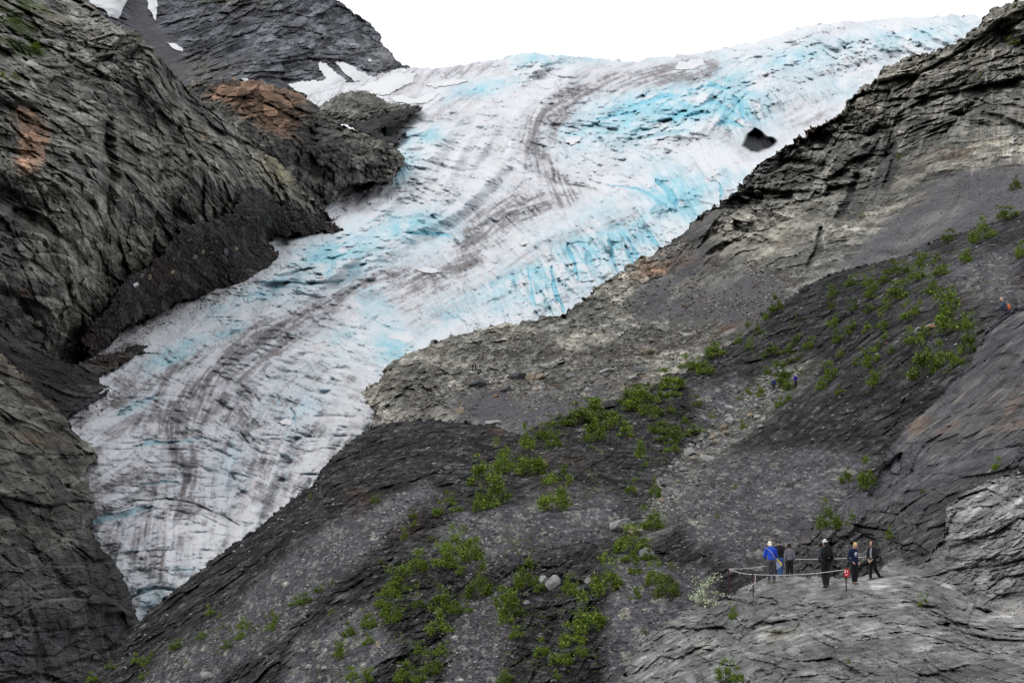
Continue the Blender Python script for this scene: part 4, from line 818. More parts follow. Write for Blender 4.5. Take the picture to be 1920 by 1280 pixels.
SH = [  # (u, v of the base, width, height) in picture units
(987,843,24,36),(1022,826,35,26),(1037,841,30,26),(945,889,42,50),(995,893,54,52),(902,911,44,45),(937,951,56,48),(899,960,20,38),(1037,960,50,54),(1114,830,42,40),(1089,797,60,32),(1118,790,60,36),(1156,808,50,30),(1172,822,30,24),(1047,801,36,18),(1202,772,60,34),(1222,780,40,26),(1243,814,50,26),(1252,830,44,22),(1260,850,26,18),(1306,818,50,16),(1204,860,24,28),(1210,877,14,12),(1056,901,20,24),(1031,908,22,16),(1183,926,18,22),(1229,935,22,32),(843,947,22,20),(856,960,24,14),(822,968,22,22),(775,974,18,16),(777,989,16,10),(758,1014,16,18),(810,1014,14,12),(885,1052,48,46),(852,1040,46,40),(833,1068,48,38),(785,1072,34,32),(760,1106,56,36),(735,1118,30,20),(722,1115,20,14),(866,1078,22,14),(897,1124,44,56),(981,1108,42,48),(1016,1110,26,24),(1185,1036,58,40),(1181,1056,32,26),(1216,1052,26,18),(1189,1078,30,20),(1227,994,44,34),(1135,1118,54,60),(1068,1108,26,26),(1077,1116,22,18),(1229,1098,32,36),(1252,1121,42,46),(1191,1125,20,20),(827,1148,42,38),(854,1152,28,26),(879,1149,16,14),(785,1142,20,24),(941,1140,26,32),(960,1166,50,46),(1106,1190,54,62),(1072,1210,44,32),(1093,1232,28,24),(1016,1232,30,28),(1052,1248,40,32),(970,1198,26,20),(825,1198,48,42),(731,1168,34,46),(693,1177,28,28),(710,1140,20,22),(656,1195,22,24),(641,1235,24,26),(693,1210,20,18),(785,1227,18,18),(825,1228,24,20),(810,1266,36,36),(758,1282,40,32),(787,1284,30,24),(950,1282,36,20),(685,1282,26,24),(660,1278,22,22),(1043,1274,16,14),(600,1112,20,14),(622,1154,14,12),(572,1134,30,18),(622,1098,14,10),(716,1058,14,10),(704,944,16,14),(760,1148,14,12),(583,938,10,14),(558,1136,26,14),(394,1155,18,17),(412,1161,14,10),(417,1178,14,8),(433,1185,10,10),(456,1179,22,18),(450,1201,22,18),(512,1155,10,12),(514,1183,16,26),(500,1184,12,12),(425,1219,22,14),(379,1199,24,14),(333,1218,30,16),(287,1233,14,14),(256,1245,18,16),(273,1249,18,14),(208,1254,24,12),(173,1279,20,16),(269,1275,18,12),
(1194,757,60,28),(1259,730,40,32),(1294,694,40,22),(1323,703,30,26),(1338,672,44,24),(1240,748,20,12),(1263,745,26,16),(1307,765,22,18),(1400,742,16,12),(1427,746,18,20),(1386,752,12,12),(1334,786,14,12),(1284,795,18,14),(1257,776,18,14),(1423,628,18,18),(1405,613,16,12),(1386,645,18,14),(1405,657,14,18),(1457,587,28,26),(1437,601,16,12),(1599,537,30,16),(1628,537,24,16),(1657,533,28,16),(1682,519,44,22),(1720,528,32,24),(1639,560,34,22),(1682,566,52,30),(1753,552,32,26),(1768,518,40,22),(1732,499,28,20),(1757,493,16,14),(1807,497,32,22),(1778,457,28,20),(1844,454,44,36),(1891,413,44,20),(1912,485,20,26),(1562,560,22,20),(1562,580,16,14),(1603,584,28,14),(1632,588,26,14),(1662,586,24,16),(1710,600,34,28),(1791,622,60,62),(1816,618,26,26),(1566,615,24,20),(1597,627,32,20),(1628,624,20,16),(1657,620,26,24),(1662,636,18,12),(1576,644,28,22),(1716,647,38,26),(1737,636,20,16),(1495,648,28,16),(1520,657,26,20),(1449,669,34,20),(1478,663,20,14),(1491,680,26,14),(1578,669,18,12),(1649,659,20,16),(1672,665,22,12),(1637,690,36,28),(1605,688,18,12),(1560,715,28,28),(1468,727,40,36),(1478,732,26,16),(1541,732,24,18),(1576,740,20,14),(1639,727,26,24),(1462,765,18,16),(1478,754,18,12),(1439,706,20,14),(1737,711,58,56),(1770,686,34,38),(1815,666,34,42),(1796,686,24,24),(1395,807,18,14),(1378,917,12,10),
(1587,907,24,24),(1628,918,32,48),(1555,992,40,42),(1599,977,10,16),(1668,1012,14,20),(1589,988,12,10),(1732,926,14,10),(1872,886,22,24),(1732,1139,18,20),(1375,1162,16,26),(1358,1281,34,34),(1383,1280,26,24),(1328,1138,64,46),(1345,974,10,14),(1208,1189,12,12),(1591,1245,12,10),
(1762,118,16,12),(1905,24,22,12),(1899,87,20,14),(1687,300,14,12),(1837,150,12,10),(1618,412,14,12),(1905,358,20,22),(64,97,26,14),(7,150,16,12),(29,152,14,12),(27,47,18,10)]

ZONES = [(1110, 810, 'along the crest of the dark mound'), (930, 920, 'on the dark mound left shoulder'), (1040, 920, 'below the dark mound crest'), (820, 985, 'on the upper scree left of the mound'), (840, 1060, 'in the clump left of the scree fan'), (1000, 1120, 'by the pale boulders low down'), (1205, 1050, 'around the boulders left of the viewpoint'), (830, 1190, 'on the lower centre slope'), (1065, 1220, 'at the bottom centre of the slope'), (690, 1190, 'on the dark ribs of the lower slope'), (590, 1120, 'on the open scree above the gorge'), (770, 1275, 'on the bottom edge of the slope'), (440, 1185, 'low on the slope near the ice toe'), (250, 1250, 'in the bottom corner by the gorge'),
         (1230, 770, 'right of the mound crest'), (1290, 705, 'on the ridge above the stony gully'), (1260, 840, 'beside the boulder-filled gully'), (1410, 640, 'by the pale outcrop at moraine top'), (1420, 750, 'at the head of the stony gully'), (1490, 670, 'above the two distant hikers'), (1475, 735, 'between the two distant hikers'), (1600, 545, 'in the moraine top thicket'), (1700, 535, 'under the light grey scree fan'), (1830, 460, 'under the right rock wall'), (1615, 610, 'in the middle of the upper moraine'), (1700, 640, 'beside the white stone band'), (1795, 630, 'by the tall bush above the slab'), (1770, 690, 'on the smooth slab upper edge'), (1600, 715, 'on the dark ribs above the scree'),
         (1600, 915, 'at the left edge of the smooth slab'), (1580, 990, 'on the slab behind the roped people'), (1740, 930, 'above the pale near outcrop'), (1360, 1160, 'on the near outcrop left of the posts'), (1370, 1285, 'at the bottom edge of the near outcrop'), (1740, 1140, 'on the near outcrop right of the people'), (1830, 100, 'high on the right rock wall'), (1650, 350, 'on the face of the right rock wall'), (35, 100, 'on ledges of the tall left cliff'), (1360, 950, 'on the grey scree behind the viewpoint')]
ORD = ['first', 'second', 'third', 'fourth', 'fifth', 'sixth', 'seventh', 'eighth', 'ninth', 'tenth', 'eleventh', 'twelfth', 'thirteenth', 'fourteenth', 'fifteenth', 'sixteenth', 'seventeenth', 'eighteenth']
def surf(u, v):
    """the terrain body seen at a picture position"""
    best = None
    for B in (B_A, B_B, B_C, B_D, B_G, B_J, B_F):
        j = int(np.clip(np.searchsorted(B.va, v), 0, len(B.va)-1)); i = int(np.clip(np.searchsorted(B.ua, u), 0, len(B.ua)-1))
        if B.ua[0] < u < B.ua[-1] and B.va[0] < v < B.va[-1] and B.ins[j, i]:
            d = float(B.depth(u, v))
            if best is None or d < best[1]: best = (B, d)
    return best
zone_of = []
for (u, v, w, h) in SH: zone_of.append(min(range(len(ZONES)), key=lambda k: (ZONES[k][0]-u)**2+1.6*(ZONES[k][1]-v)**2))
rr = random.Random(5)
for z, (zu, zv, phrase) in enumerate(ZONES):
    mem = sorted([s for s, k in zip(SH, zone_of) if k == z], key=lambda s: s[0])
    for n, (u, v, w, h) in enumerate(mem):
        hit = surf(u, v)
        if hit is None: continue
        B, d = hit
        d = max(float(B.depth(u, v-2)), d)*1.0008
        P = unproj(u, v, d); m = d/FPX
        wl = (u == 1328)
        fol, st = WILLOW if wl else (rr.choice(SPARSE) if max(w, h) < 15 else rr.choice(SHRUBS))
        root = bpy.data.objects.new('shrub', None); COL.objects.link(root); root.empty_display_size = .1
        root.location = Vector(P); root.rotation_euler = (rr.uniform(-.12, .12), rr.uniform(-.12, .12), rr.uniform(0, 6.28))
        sw, shh = w*m*1.28, h*m*1.2
        root.scale = (sw, sw*.9, shh)
        a = link('foliage', fol, root); b = link('stem', st, root)
        big = w*h
        phrase0 = phrase; size = 'large' if big > 1900 else 'mid-sized' if big > 800 else 'small' if big > 330 else 'tiny'
        form = 'upright' if h > w*1.08 else 'low spreading' if w > h*1.5 else 'rounded'
        if wl: lab = 'silvery pale willow bush beside the left end post of the rope'
        elif len(mem) == 1: lab = f'{size} {form} green shrub {phrase}'
        else: lab = f'{size} {form} green shrub, {ORD[n]} from left {phrase}'
        tag(root, lab, 'bush' if wl else 'shrub', 'shrubs growing '+phrase)

# low plants too small and many to count
def cover(n, polys, label, seed):
    r = np.random.default_rng(seed); U = []
    B = B_C
    while len(U) < n:
        u = r.uniform(100, 1930, n*3); v = r.uniform(380, 1290, n*3); m = np.zeros(len(u), bool)
        for p in polys: m |= inside(u, v, p)
        i = np.clip(np.searchsorted(B.ua, u), 0, len(B.ua)-1); j = np.clip(np.searchsorted(B.va, v), 0, len(B.va)-1)
        m &= B.ins[j, i]
        cl = fbm(np.stack([u/34, v/24, u*0+seed], -1), 4, seed); m &= cl > r.uniform(.02, .4, len(u))
        U += list(zip(u[m], v[m]))
    U = np.array(U[:n]); d = B.depth(U[:, 0], U[:, 1])*.9995; P = unproj(U[:, 0], U[:, 1], d); s = d/FPX
    V, C = [], []
    for k in range(n):
        t = r.uniform()
        for q in range(r.integers(5, 12)):
            w = r.uniform()
            c = P[k]+r.normal(0, 1, 3)*s[k]*np.array([3.2, 3.2, 1.3])+np.array([0, 0, s[k]*1.6]); sz = s[k]*r.uniform(.8, 1.7)
            a = r.normal(0, 1, 3); a /= np.linalg.norm(a); b2 = np.cross(a, r.normal(0, 1, 3)); b2 /= np.linalg.norm(b2)+1e-6
            V += [c-a*sz, c+b2*sz*.6, c+a*sz, c-b2*sz*.6]
            C += [(np.array([.06, .11, .015])*(1-w)+np.array([.15, .22, .03])*w)*(.7+.5*t)]*4
    me = mesh_np('ground_cover', V, np.arange(len(V)).reshape(-1, 4), np.array(C)); me.materials.append(M_LEAF)
    o = link('ground_cover', me); tag(o, label, 'plants', None, 'stuff')
cover(1500, [[(560, 1290), (700, 1130), (830, 950), (960, 850), (1080, 770), (1250, 720), (1340, 660), (1330, 760), (1240, 880), (1060, 960), (1000, 1100), (1150, 1120), (1120, 1290)], [(180, 1280), (380, 1190), (560, 1120), (560, 1200), (300, 1290)], [(1390, 650), (1560, 520), (1920, 400), (1920, 540), (1820, 690), (1640, 740), (1440, 740)]], 'low green seedlings and moss between the shrubs', 31)
# ======================================================================= boulders and loose stones
def ico(sub=0):
    t = (1+5**.5)/2
    V = [(-1, t, 0), (1, t, 0), (-1, -t, 0), (1, -t, 0), (0, -1, t), (0, 1, t), (0, -1, -t), (0, 1, -t), (t, 0, -1), (t, 0, 1), (-t, 0, -1), (-t, 0, 1)]
    Fc = [(0, 11, 5), (0, 5, 1), (0, 1, 7), (0, 7, 10), (0, 10, 11), (1, 5, 9), (5, 11, 4), (11, 10, 2), (10, 7, 6), (7, 1, 8), (3, 9, 4), (3, 4, 2), (3, 2, 6), (3, 6, 8), (3, 8, 9), (4, 9, 5), (2, 4, 11), (6, 2, 10), (8, 6, 7), (9, 8, 1)]
    V = [np.array(v)/np.linalg.norm(v) for v in V]
    for _ in range(sub):
        mid = {}; F2 = []
        def m(a, b):
            k = (min(a, b), max(a, b))
            if k not in mid:
                q = V[a]+V[b]; V.append(q/np.linalg.norm(q)); mid[k] = len(V)-1
            return mid[k]
        for a, b, c in Fc:
            x, y, z = m(a, b), m(b, c), m(c, a); F2 += [(a, x, z), (b, y, x), (c, z, y), (x, y, z)]
        Fc = F2
    return np.array(V), np.array(Fc)
M_STONE = mat_surface('loose_stone', .06, .4, .9, .3)
def boulder_mesh(seed, tone):
    r = np.random.default_rng(seed); V, Fc = ico(3)
    pl = r.normal(0, 1, (13, 3)); pl /= np.linalg.norm(pl, axis=1)[:, None]
    hh = r.uniform(.62, 1., 13)
    t = (hh[None]/np.maximum(V @ pl.T, .05)).min(1); t = np.minimum(t, 1.15)     # cut by random joint planes: an angular block
    V = V*t[:, None]; V = V+.02*fbm(V*4, 3, seed)[:, None]*V
    c = np.asarray(tone)[None]*(.8+.35*fbm(V*2.2+seed, 3, 4)[:, None]+.1)
    me = mesh_np('boulder', V, Fc, np.clip(c, .02, .6)); me.materials.append(M_STONE); return me
TONES = {'grey': (.15, .15, .15), 'pale grey': (.26, .26, .25), 'tan': (.22, .185, .14), 'dark': (.065, .064, .068), 'rusty': (.20, .12, .075)}
BM = {k: [boulder_mesh(i*7+len(k), t) for i in range(5)] for k, t in TONES.items()}
BO = [  # u, v base, w, h, tone, label
(1164, 992, 38, 24, 'pale grey', 'large pale boulder on the scree above the left grey boulder clump'), (1212, 1047, 34, 24, 'grey', 'rounded grey boulder half behind green shrubs left of the viewpoint'), (1190, 1002, 30, 16, 'tan', 'flat tan boulder touching the large pale boulder on the scree'),
(1037, 1102, 26, 26, 'pale grey', 'upright pale boulder beside a rounded shrub low on the slope'), (1018, 1094, 18, 16, 'pale grey', 'smaller pale boulder leaning on the upright pale boulder'), (989, 1134, 14, 10, 'grey', 'small grey boulder below the rounded shrub pair'), (852, 1201, 14, 12, 'pale grey', 'lone pale boulder on the smooth dark scree strip'), (650, 1209, 13, 15, 'pale grey', 'pale upright boulder under a small shrub on the lower left slope'), (709, 1213, 11, 13, 'tan', 'tan boulder between shrubs on the lower left slope'), (390, 1271, 22, 14, 'pale grey', 'pale rounded boulder alone near the bottom left of the moraine'), (579, 1253, 12, 10, 'pale grey', 'left one of two pale stones near the bottom of the moraine'), (608, 1255, 13, 9, 'pale grey', 'right one of two pale stones near the bottom of the moraine'), (839, 879, 18, 8, 'grey', 'flat grey slab stone on top of the dark mound'), (866, 1052, 12, 9, 'pale grey', 'pale stone at the foot of the big left shrub clump'), (1103, 1092, 14, 12, 'pale grey', 'pale boulder left of the tall shrub by the grey scree'),
(898, 726, 36, 18, 'dark', 'dark wedge boulder on the bench below the two distant walkers'), (969, 711, 32, 17, 'dark', 'dark slab boulder among tan blocks on the bench'), (994, 713, 16, 15, 'tan', 'square tan block beside the dark slab boulder'), (1013, 711, 22, 13, 'tan', 'orange tan block right of the square tan block'), (1069, 709, 22, 12, 'grey', 'pointed grey block at the right end of the bench row'), (948, 733, 24, 12, 'grey', 'flat grey block below the dark slab boulder'), (1194, 697, 28, 14, 'grey', 'grey block near the orange stones on the right of the bench'), (862, 776, 14, 16, 'tan', 'upright tan flake at the edge of the dark mound'), (925, 795, 26, 9, 'pale grey', 'long pale stone on the crest of the dark mound'), (1140, 700, 30, 12, 'pale grey', 'pale streaked boulder in the middle of the bench'), (1215, 665, 24, 12, 'tan', 'tan boulder under the grey wall on the bench'),
(1369, 797, 20, 15, 'pale grey', 'rounded pale boulder at the top of the stony gully'), (1294, 853, 26, 17, 'pale grey', 'big pale boulder at the left of the stony gully'), (1327, 863, 26, 11, 'pale grey', 'flat pale boulder in the middle of the stony gully'), (1320, 877, 15, 14, 'grey', 'grey block under the flat pale gully boulder'), (1236, 891, 15, 10, 'grey', 'single grey boulder left of the gully foot'), (1745, 615, 20, 9, 'pale grey', 'white flat boulder left of the tall bush'), (1722, 620, 16, 8, 'pale grey', 'pale stone at the left end of the white stone band'), (1912, 560, 26, 22, 'grey', 'grey boulder behind the sitting hiker'), (1768, 621, 14, 8, 'grey', 'grey stone tucked under the tall bush'), (1490, 556, 24, 14, 'pale grey', 'pale fractured block at the upper corner of the moraine'), (1432, 590, 14, 10, 'dark', 'dark boulder at the rubble bench end'),
(362, 484, 18, 10, 'grey', 'grey block high on the black rubble below the cliff'), (378, 474, 14, 9, 'tan', 'tan block beside the grey block on black rubble'), (421, 475, 18, 9, 'grey', 'flat grey block in the middle of the black rubble'), (440, 470, 14, 8, 'tan', 'brown block right of the flat grey block on rubble'), (238, 566, 24, 20, 'dark', 'big dark block leaning at the foot of the rubble'), (262, 520, 14, 10, 'grey', 'grey stone above the white snow lump'), (278, 522, 12, 8, 'tan', 'tan stone right of the grey stone above the snow lump'), (500, 506, 16, 9, 'dark', 'dark block at the outer tip of the rubble'), (320, 512, 16, 9, 'tan', 'brown slab halfway down the black rubble')]
rb = random.Random(12)
for k in range(64):                          # the gully's own boulders
    t = rb.random(); L = len(GULLY)-1; i = min(int(t*L), L-1); f = t*L-i
    u = GULLY[i][0]*(1-f)+GULLY[i+1][0]*f+rb.gauss(0, 19); v = GULLY[i][1]*(1-f)+GULLY[i+1][1]*f+rb.gauss(0, 9)
    w = rb.choice([6, 7, 8, 9, 10, 12, 14, 17]); BO.append((u, v, w, w*rb.uniform(.5, .75), rb.choice(['pale grey', 'pale grey', 'grey', 'grey', 'tan']), None))
for k in range(40):                          # white stones above the slab and on the bench
    if k < 18: u = rb.uniform(1640, 1790); v = 655-.33*(u-1640)+rb.gauss(0, 7)
    else: u = rb.uniform(900, 1280); v = 745-.12*(u-900)+rb.gauss(0, 20)
    w = rb.choice([6, 7, 8, 9, 11, 14, 18]); BO.append((u, v, w, w*rb.uniform(.45, .7), rb.choice(['pale grey', 'grey', 'grey', 'tan', 'rusty']), None))
for (u, v, w, h, tone, lab) in BO:
    hit = surf(u, v)
    if hit is None: continue
    B, d = hit; m = d/FPX
    o = link('boulder', rb.choice(BM[tone])); P = unproj(u, v-h*.32, d)
    o.location = Vector(P); o.scale = (w*m*.53, w*m*.45, h*m*.6); o.rotation_euler = (rb.uniform(-.35, .35), rb.uniform(-.3, .3), rb.uniform(0, 6.28))
    if lab: tag(o, lab, 'boulder', 'boulders on the slopes')
    elif v > 600 and 1180 < u < 1530 and u > 1200 and (u, v) and B is B_C: tag(o, f'{tone} angular boulder lying among others in the stony gully', 'boulder', 'boulders in the stony gully')
    elif u > 1600: tag(o, f'{tone} loose boulder in the band of white stones above the slab', 'boulder', 'boulders in the white stone band')
    else: tag(o, f'{tone} loose block scattered on the boulder bench', 'boulder', 'loose blocks on the bench')

def scatter(name, B, n, polys, smin, smax, tones, label, seed, bias=2.2, sink=.2, dens=None):
    r = np.random.default_rng(seed); V0, F0 = ico(0)
    U = []; 
    while len(U) < n:
        u = r.uniform(-10, 1930, n*3); v = r.uniform(-10, 1290, n*3); m = np.zeros(len(u), bool)
        for p in polys: m |= inside(u, v, p)
        i = np.clip(np.searchsorted(B.ua, u), 0, len(B.ua)-1); j = np.clip(np.searchsorted(B.va, v), 0, len(B.va)-1)
        m &= B.ins[j, i]
        cl = fbm(np.stack([u/42, v/30, u*0+seed], -1), 3, seed); m &= r.uniform(-.45, .6, len(u)) < cl
        U += list(zip(u[m], v[m]))
    U = np.array(U[:n]); d = B.depth(U[:, 0], U[:, 1]); P = unproj(U[:, 0], U[:, 1], d); m = d/FPX
    size = (smin+(smax-smin)*r.uniform(0, 1, n)**bias)*m*.5
    V = V0[None]*r.uniform(.7, 1.25, (n, 12, 1))
    sc = np.stack([r.uniform(.8, 1.4, n), r.uniform(.7, 1.2, n), r.uniform(.45, .8, n)], -1)*size[:, None]
    V = V*sc[:, None]
    a = r.uniform(0, 6.28, n); ca, sa = np.cos(a)[:, None], np.sin(a)[:, None]
    tl = r.uniform(-.5, .5, n)[:, None]
    X = V[..., 0]*ca-V[..., 1]*sa; Y = V[..., 0]*sa+V[..., 1]*ca; Z = V[..., 2]+tl*X
    V = np.stack([X, Y, Z], -1)+P[:, None]+np.array([0, 0, 1.])*(size*sink)[:, None, None]
    Fc = F0[None]+12*np.arange(n)[:, None, None]
    T = np.array(tones)[r.integers(len(tones), size=n)]*r.uniform(.6, 1.3, (n, 1))
    me = mesh_np(name, V.reshape(-1, 3), Fc.reshape(-1, 3), np.repeat(T, 12, 0)); me.materials.append(M_STONE)
    o = link(name, me); tag(o, label, 'gravel', None, 'stuff'); return o
_g = [(.12, .118, .125), (.065, .063, .07), (.16, .158, .16), (.28, .278, .27), (.10, .095, .09), (.05, .05, .053)]
scatter('gravel', B_C, 15000, C_scree, 1.4, 6, _g, 'loose grey stones strewn over the moraine scree', 21, 3.0)
scatter('gravel', B_C, 9000, [C_poly], 1.6, 8, [(.06, .058, .06), (.035, .033, .035), (.13, .128, .13), (.08, .062, .05), (.20, .2, .2)], 'dark slate chips covering the moraine ribs', 22, 2.6)
scatter('gravel', B_C, 2200, [[(1440, 690), (1520, 680), (1420, 790), (1330, 870), (1260, 950), (1190, 1000), (1230, 900), (1290, 830), (1370, 780)]], 2, 8, [(.2, .2, .195), (.14, .14, .14), (.26, .255, .24)], 'small pale stones filling the stony gully', 23, 2.0)
scatter('gravel', B_D, 8000, [[(700, 790), (760, 700), (900, 640), (1080, 600), (1250, 520), (1400, 480), (1560, 520), (1380, 640), (1240, 715), (980, 815), (830, 800)]], 1.6, 9, [(.16, .155, .14), (.10, .098, .1), (.21, .2, .175), (.15, .118, .092), (.075, .074, .08), (.23, .225, .21)], 'broken stones lying over the boulder bench', 24, 2.6)
scatter('gravel', B_J, 2600, [J_poly], 1.8, 8, [(.05, .05, .05), (.035, .034, .036), (.09, .085, .08), (.12, .11, .1)], 'black rubble pieces under the tall cliff', 25, 2.2)
scatter('gravel', B_J2, 1000, [J2_poly], 1.5, 5, [(.06, .06, .062), (.04, .04, .042), (.1, .1, .1)], 'dark stones on the gravel tongue between the left cliffs', 26, 2.2)
scatter('gravel', B_A, 1500, [[(1560, 1200), (1900, 1190), (1930, 1290), (1500, 1290)], [(1880, 1125), (1930, 1125), (1930, 1180), (1860, 1170)]], 1.2, 5, [(.15, .15, .15), (.09, .09, .09), (.22, .22, .22)], 'grit and chips on the near outcrop', 27, 2.6)

scatter('gravel', B_B, 1500, [[(1480, 1035), (1600, 940), (1760, 900), (1900, 860), (1930, 900), (1780, 960), (1650, 1070), (1480, 1085)]], 1.2, 5, [(.12, .12, .12), (.07, .07, .07), (.2, .2, .2)], 'chips lying on the lower part of the smooth slab', 28, 2.6)
scatter('gravel', B_E, 900, [[(180, 668), (260, 600), (380, 552), (520, 500), (545, 505), (400, 572), (280, 625), (200, 690)], [(590, 350), (650, 345), (660, 380), (620, 430), (560, 445), (600, 400)], [(130, 790), (215, 725), (230, 740), (150, 810)]], 1.2, 5, [(.05, .05, .05), (.09, .085, .08), (.13, .12, .11)], 'dark stones fallen onto the ice margin', 29, 2.4)
scatter('gravel', B_D, 2600, [D_scree[0]], 1.2, 4.5, [(.13, .128, .13), (.08, .078, .08), (.2, .195, .185)], 'grey scree fan under the right rock wall', 30, 2.6)
# ======================================================================= people
DG = lambda: bpy.context.evaluated_depsgraph_get()
def loft_bm(V, Fc, pts, rad, n=10):
    """tube with elliptical rings through pts; rad = (side, fore-aft) per point; rounded ends"""
    pts = [np.array(p, float) for p in pts]; rad = [(r, r) if np.isscalar(r) else r for r in rad]
    P, R = [], []
    t0 = pts[0]-pts[1]; t0 /= np.linalg.norm(t0); t1 = pts[-1]-pts[-2]; t1 /= np.linalg.norm(t1)
    for q, s in ((.8, .35), (.45, .8)): P.append(pts[0]+t0*min(rad[0])*q); R.append((rad[0][0]*s, rad[0][1]*s))
    for p, r in zip(pts, rad): P.append(p); R.append(r)
    for q, s in ((.45, .8), (.8, .35)): P.append(pts[-1]+t1*min(rad[-1])*q); R.append((rad[-1][0]*s, rad[-1][1]*s))
    b = len(V)
    for i, p in enumerate(P):
        t = P[min(i+1, len(P)-1)]-P[max(i-1, 0)]; t /= np.linalg.norm(t)+1e-9
        ref = np.array([0, 1., 0]) if abs(t[1]) < .85 else np.array([0, 0, 1.])
        sd = np.cross(t, ref); sd /= np.linalg.norm(sd); fo = np.cross(sd, t)
        for k in range(n):
            a = 2*math.pi*k/n; V.append(p+sd*math.cos(a)*R[i][0]+fo*math.sin(a)*R[i][1])
    for i in range(len(P)-1):
        for k in range(n): Fc.append((b+i*n+k, b+i*n+(k+1) % n, b+(i+1)*n+(k+1) % n, b+(i+1)*n+k))
    Fc.append(tuple(b+k for k in range(n))[::-1]); Fc.append(tuple(b+(len(P)-1)*n+k for k in range(n)))
def fuse(name, tubes, voxel, mat, parent=None, smooth=4):
    """all tubes welded into one continuous skin"""
    V, Fc = [], []
    for pts, rad in tubes: loft_bm(V, Fc, pts, rad)
    me = bpy.data.meshes.new('tmp'); me.from_pydata([tuple(v) for v in V], [], Fc); me.update()
    o = bpy.data.objects.new('tmp', me); COL.objects.link(o)
    m = o.modifiers.new('r', 'REMESH'); m.mode = 'VOXEL'; m.voxel_size = voxel
    if smooth: s = o.modifiers.new('s', 'SMOOTH'); s.iterations = smooth; s.factor = .5
    out = bpy.data.meshes.new_from_object(o.evaluated_get(DG())); out.name = name
    bpy.data.objects.remove(o); bpy.data.meshes.remove(me)
    out.materials.clear(); out.materials.append(mat)
    for p in out.polygons: p.use_smooth = True
    r = bpy.data.objects.new(name, out); COL.objects.link(r)
    if parent is not None: r.parent = parent
    return r
_mc = {}
def cloth(rgb, rough=.85, var=.18, bump=.15):
    k = tuple(np.round(rgb, 3))+(rough,)
    if k not in _mc: _mc[k] = mat_plain('cloth_%d' % len(_mc), rgb, rough, var, 14, .15, bump)
    return _mc[k]
SKIN = mat_plain('skin', (.46, .27, .20), .6, .1, 20, .3); EYE = mat_plain('eye_dark', (.03, .02, .02), .3, .1, 5); LIP = mat_plain('lips', (.36, .14, .12), .5, .1, 5)

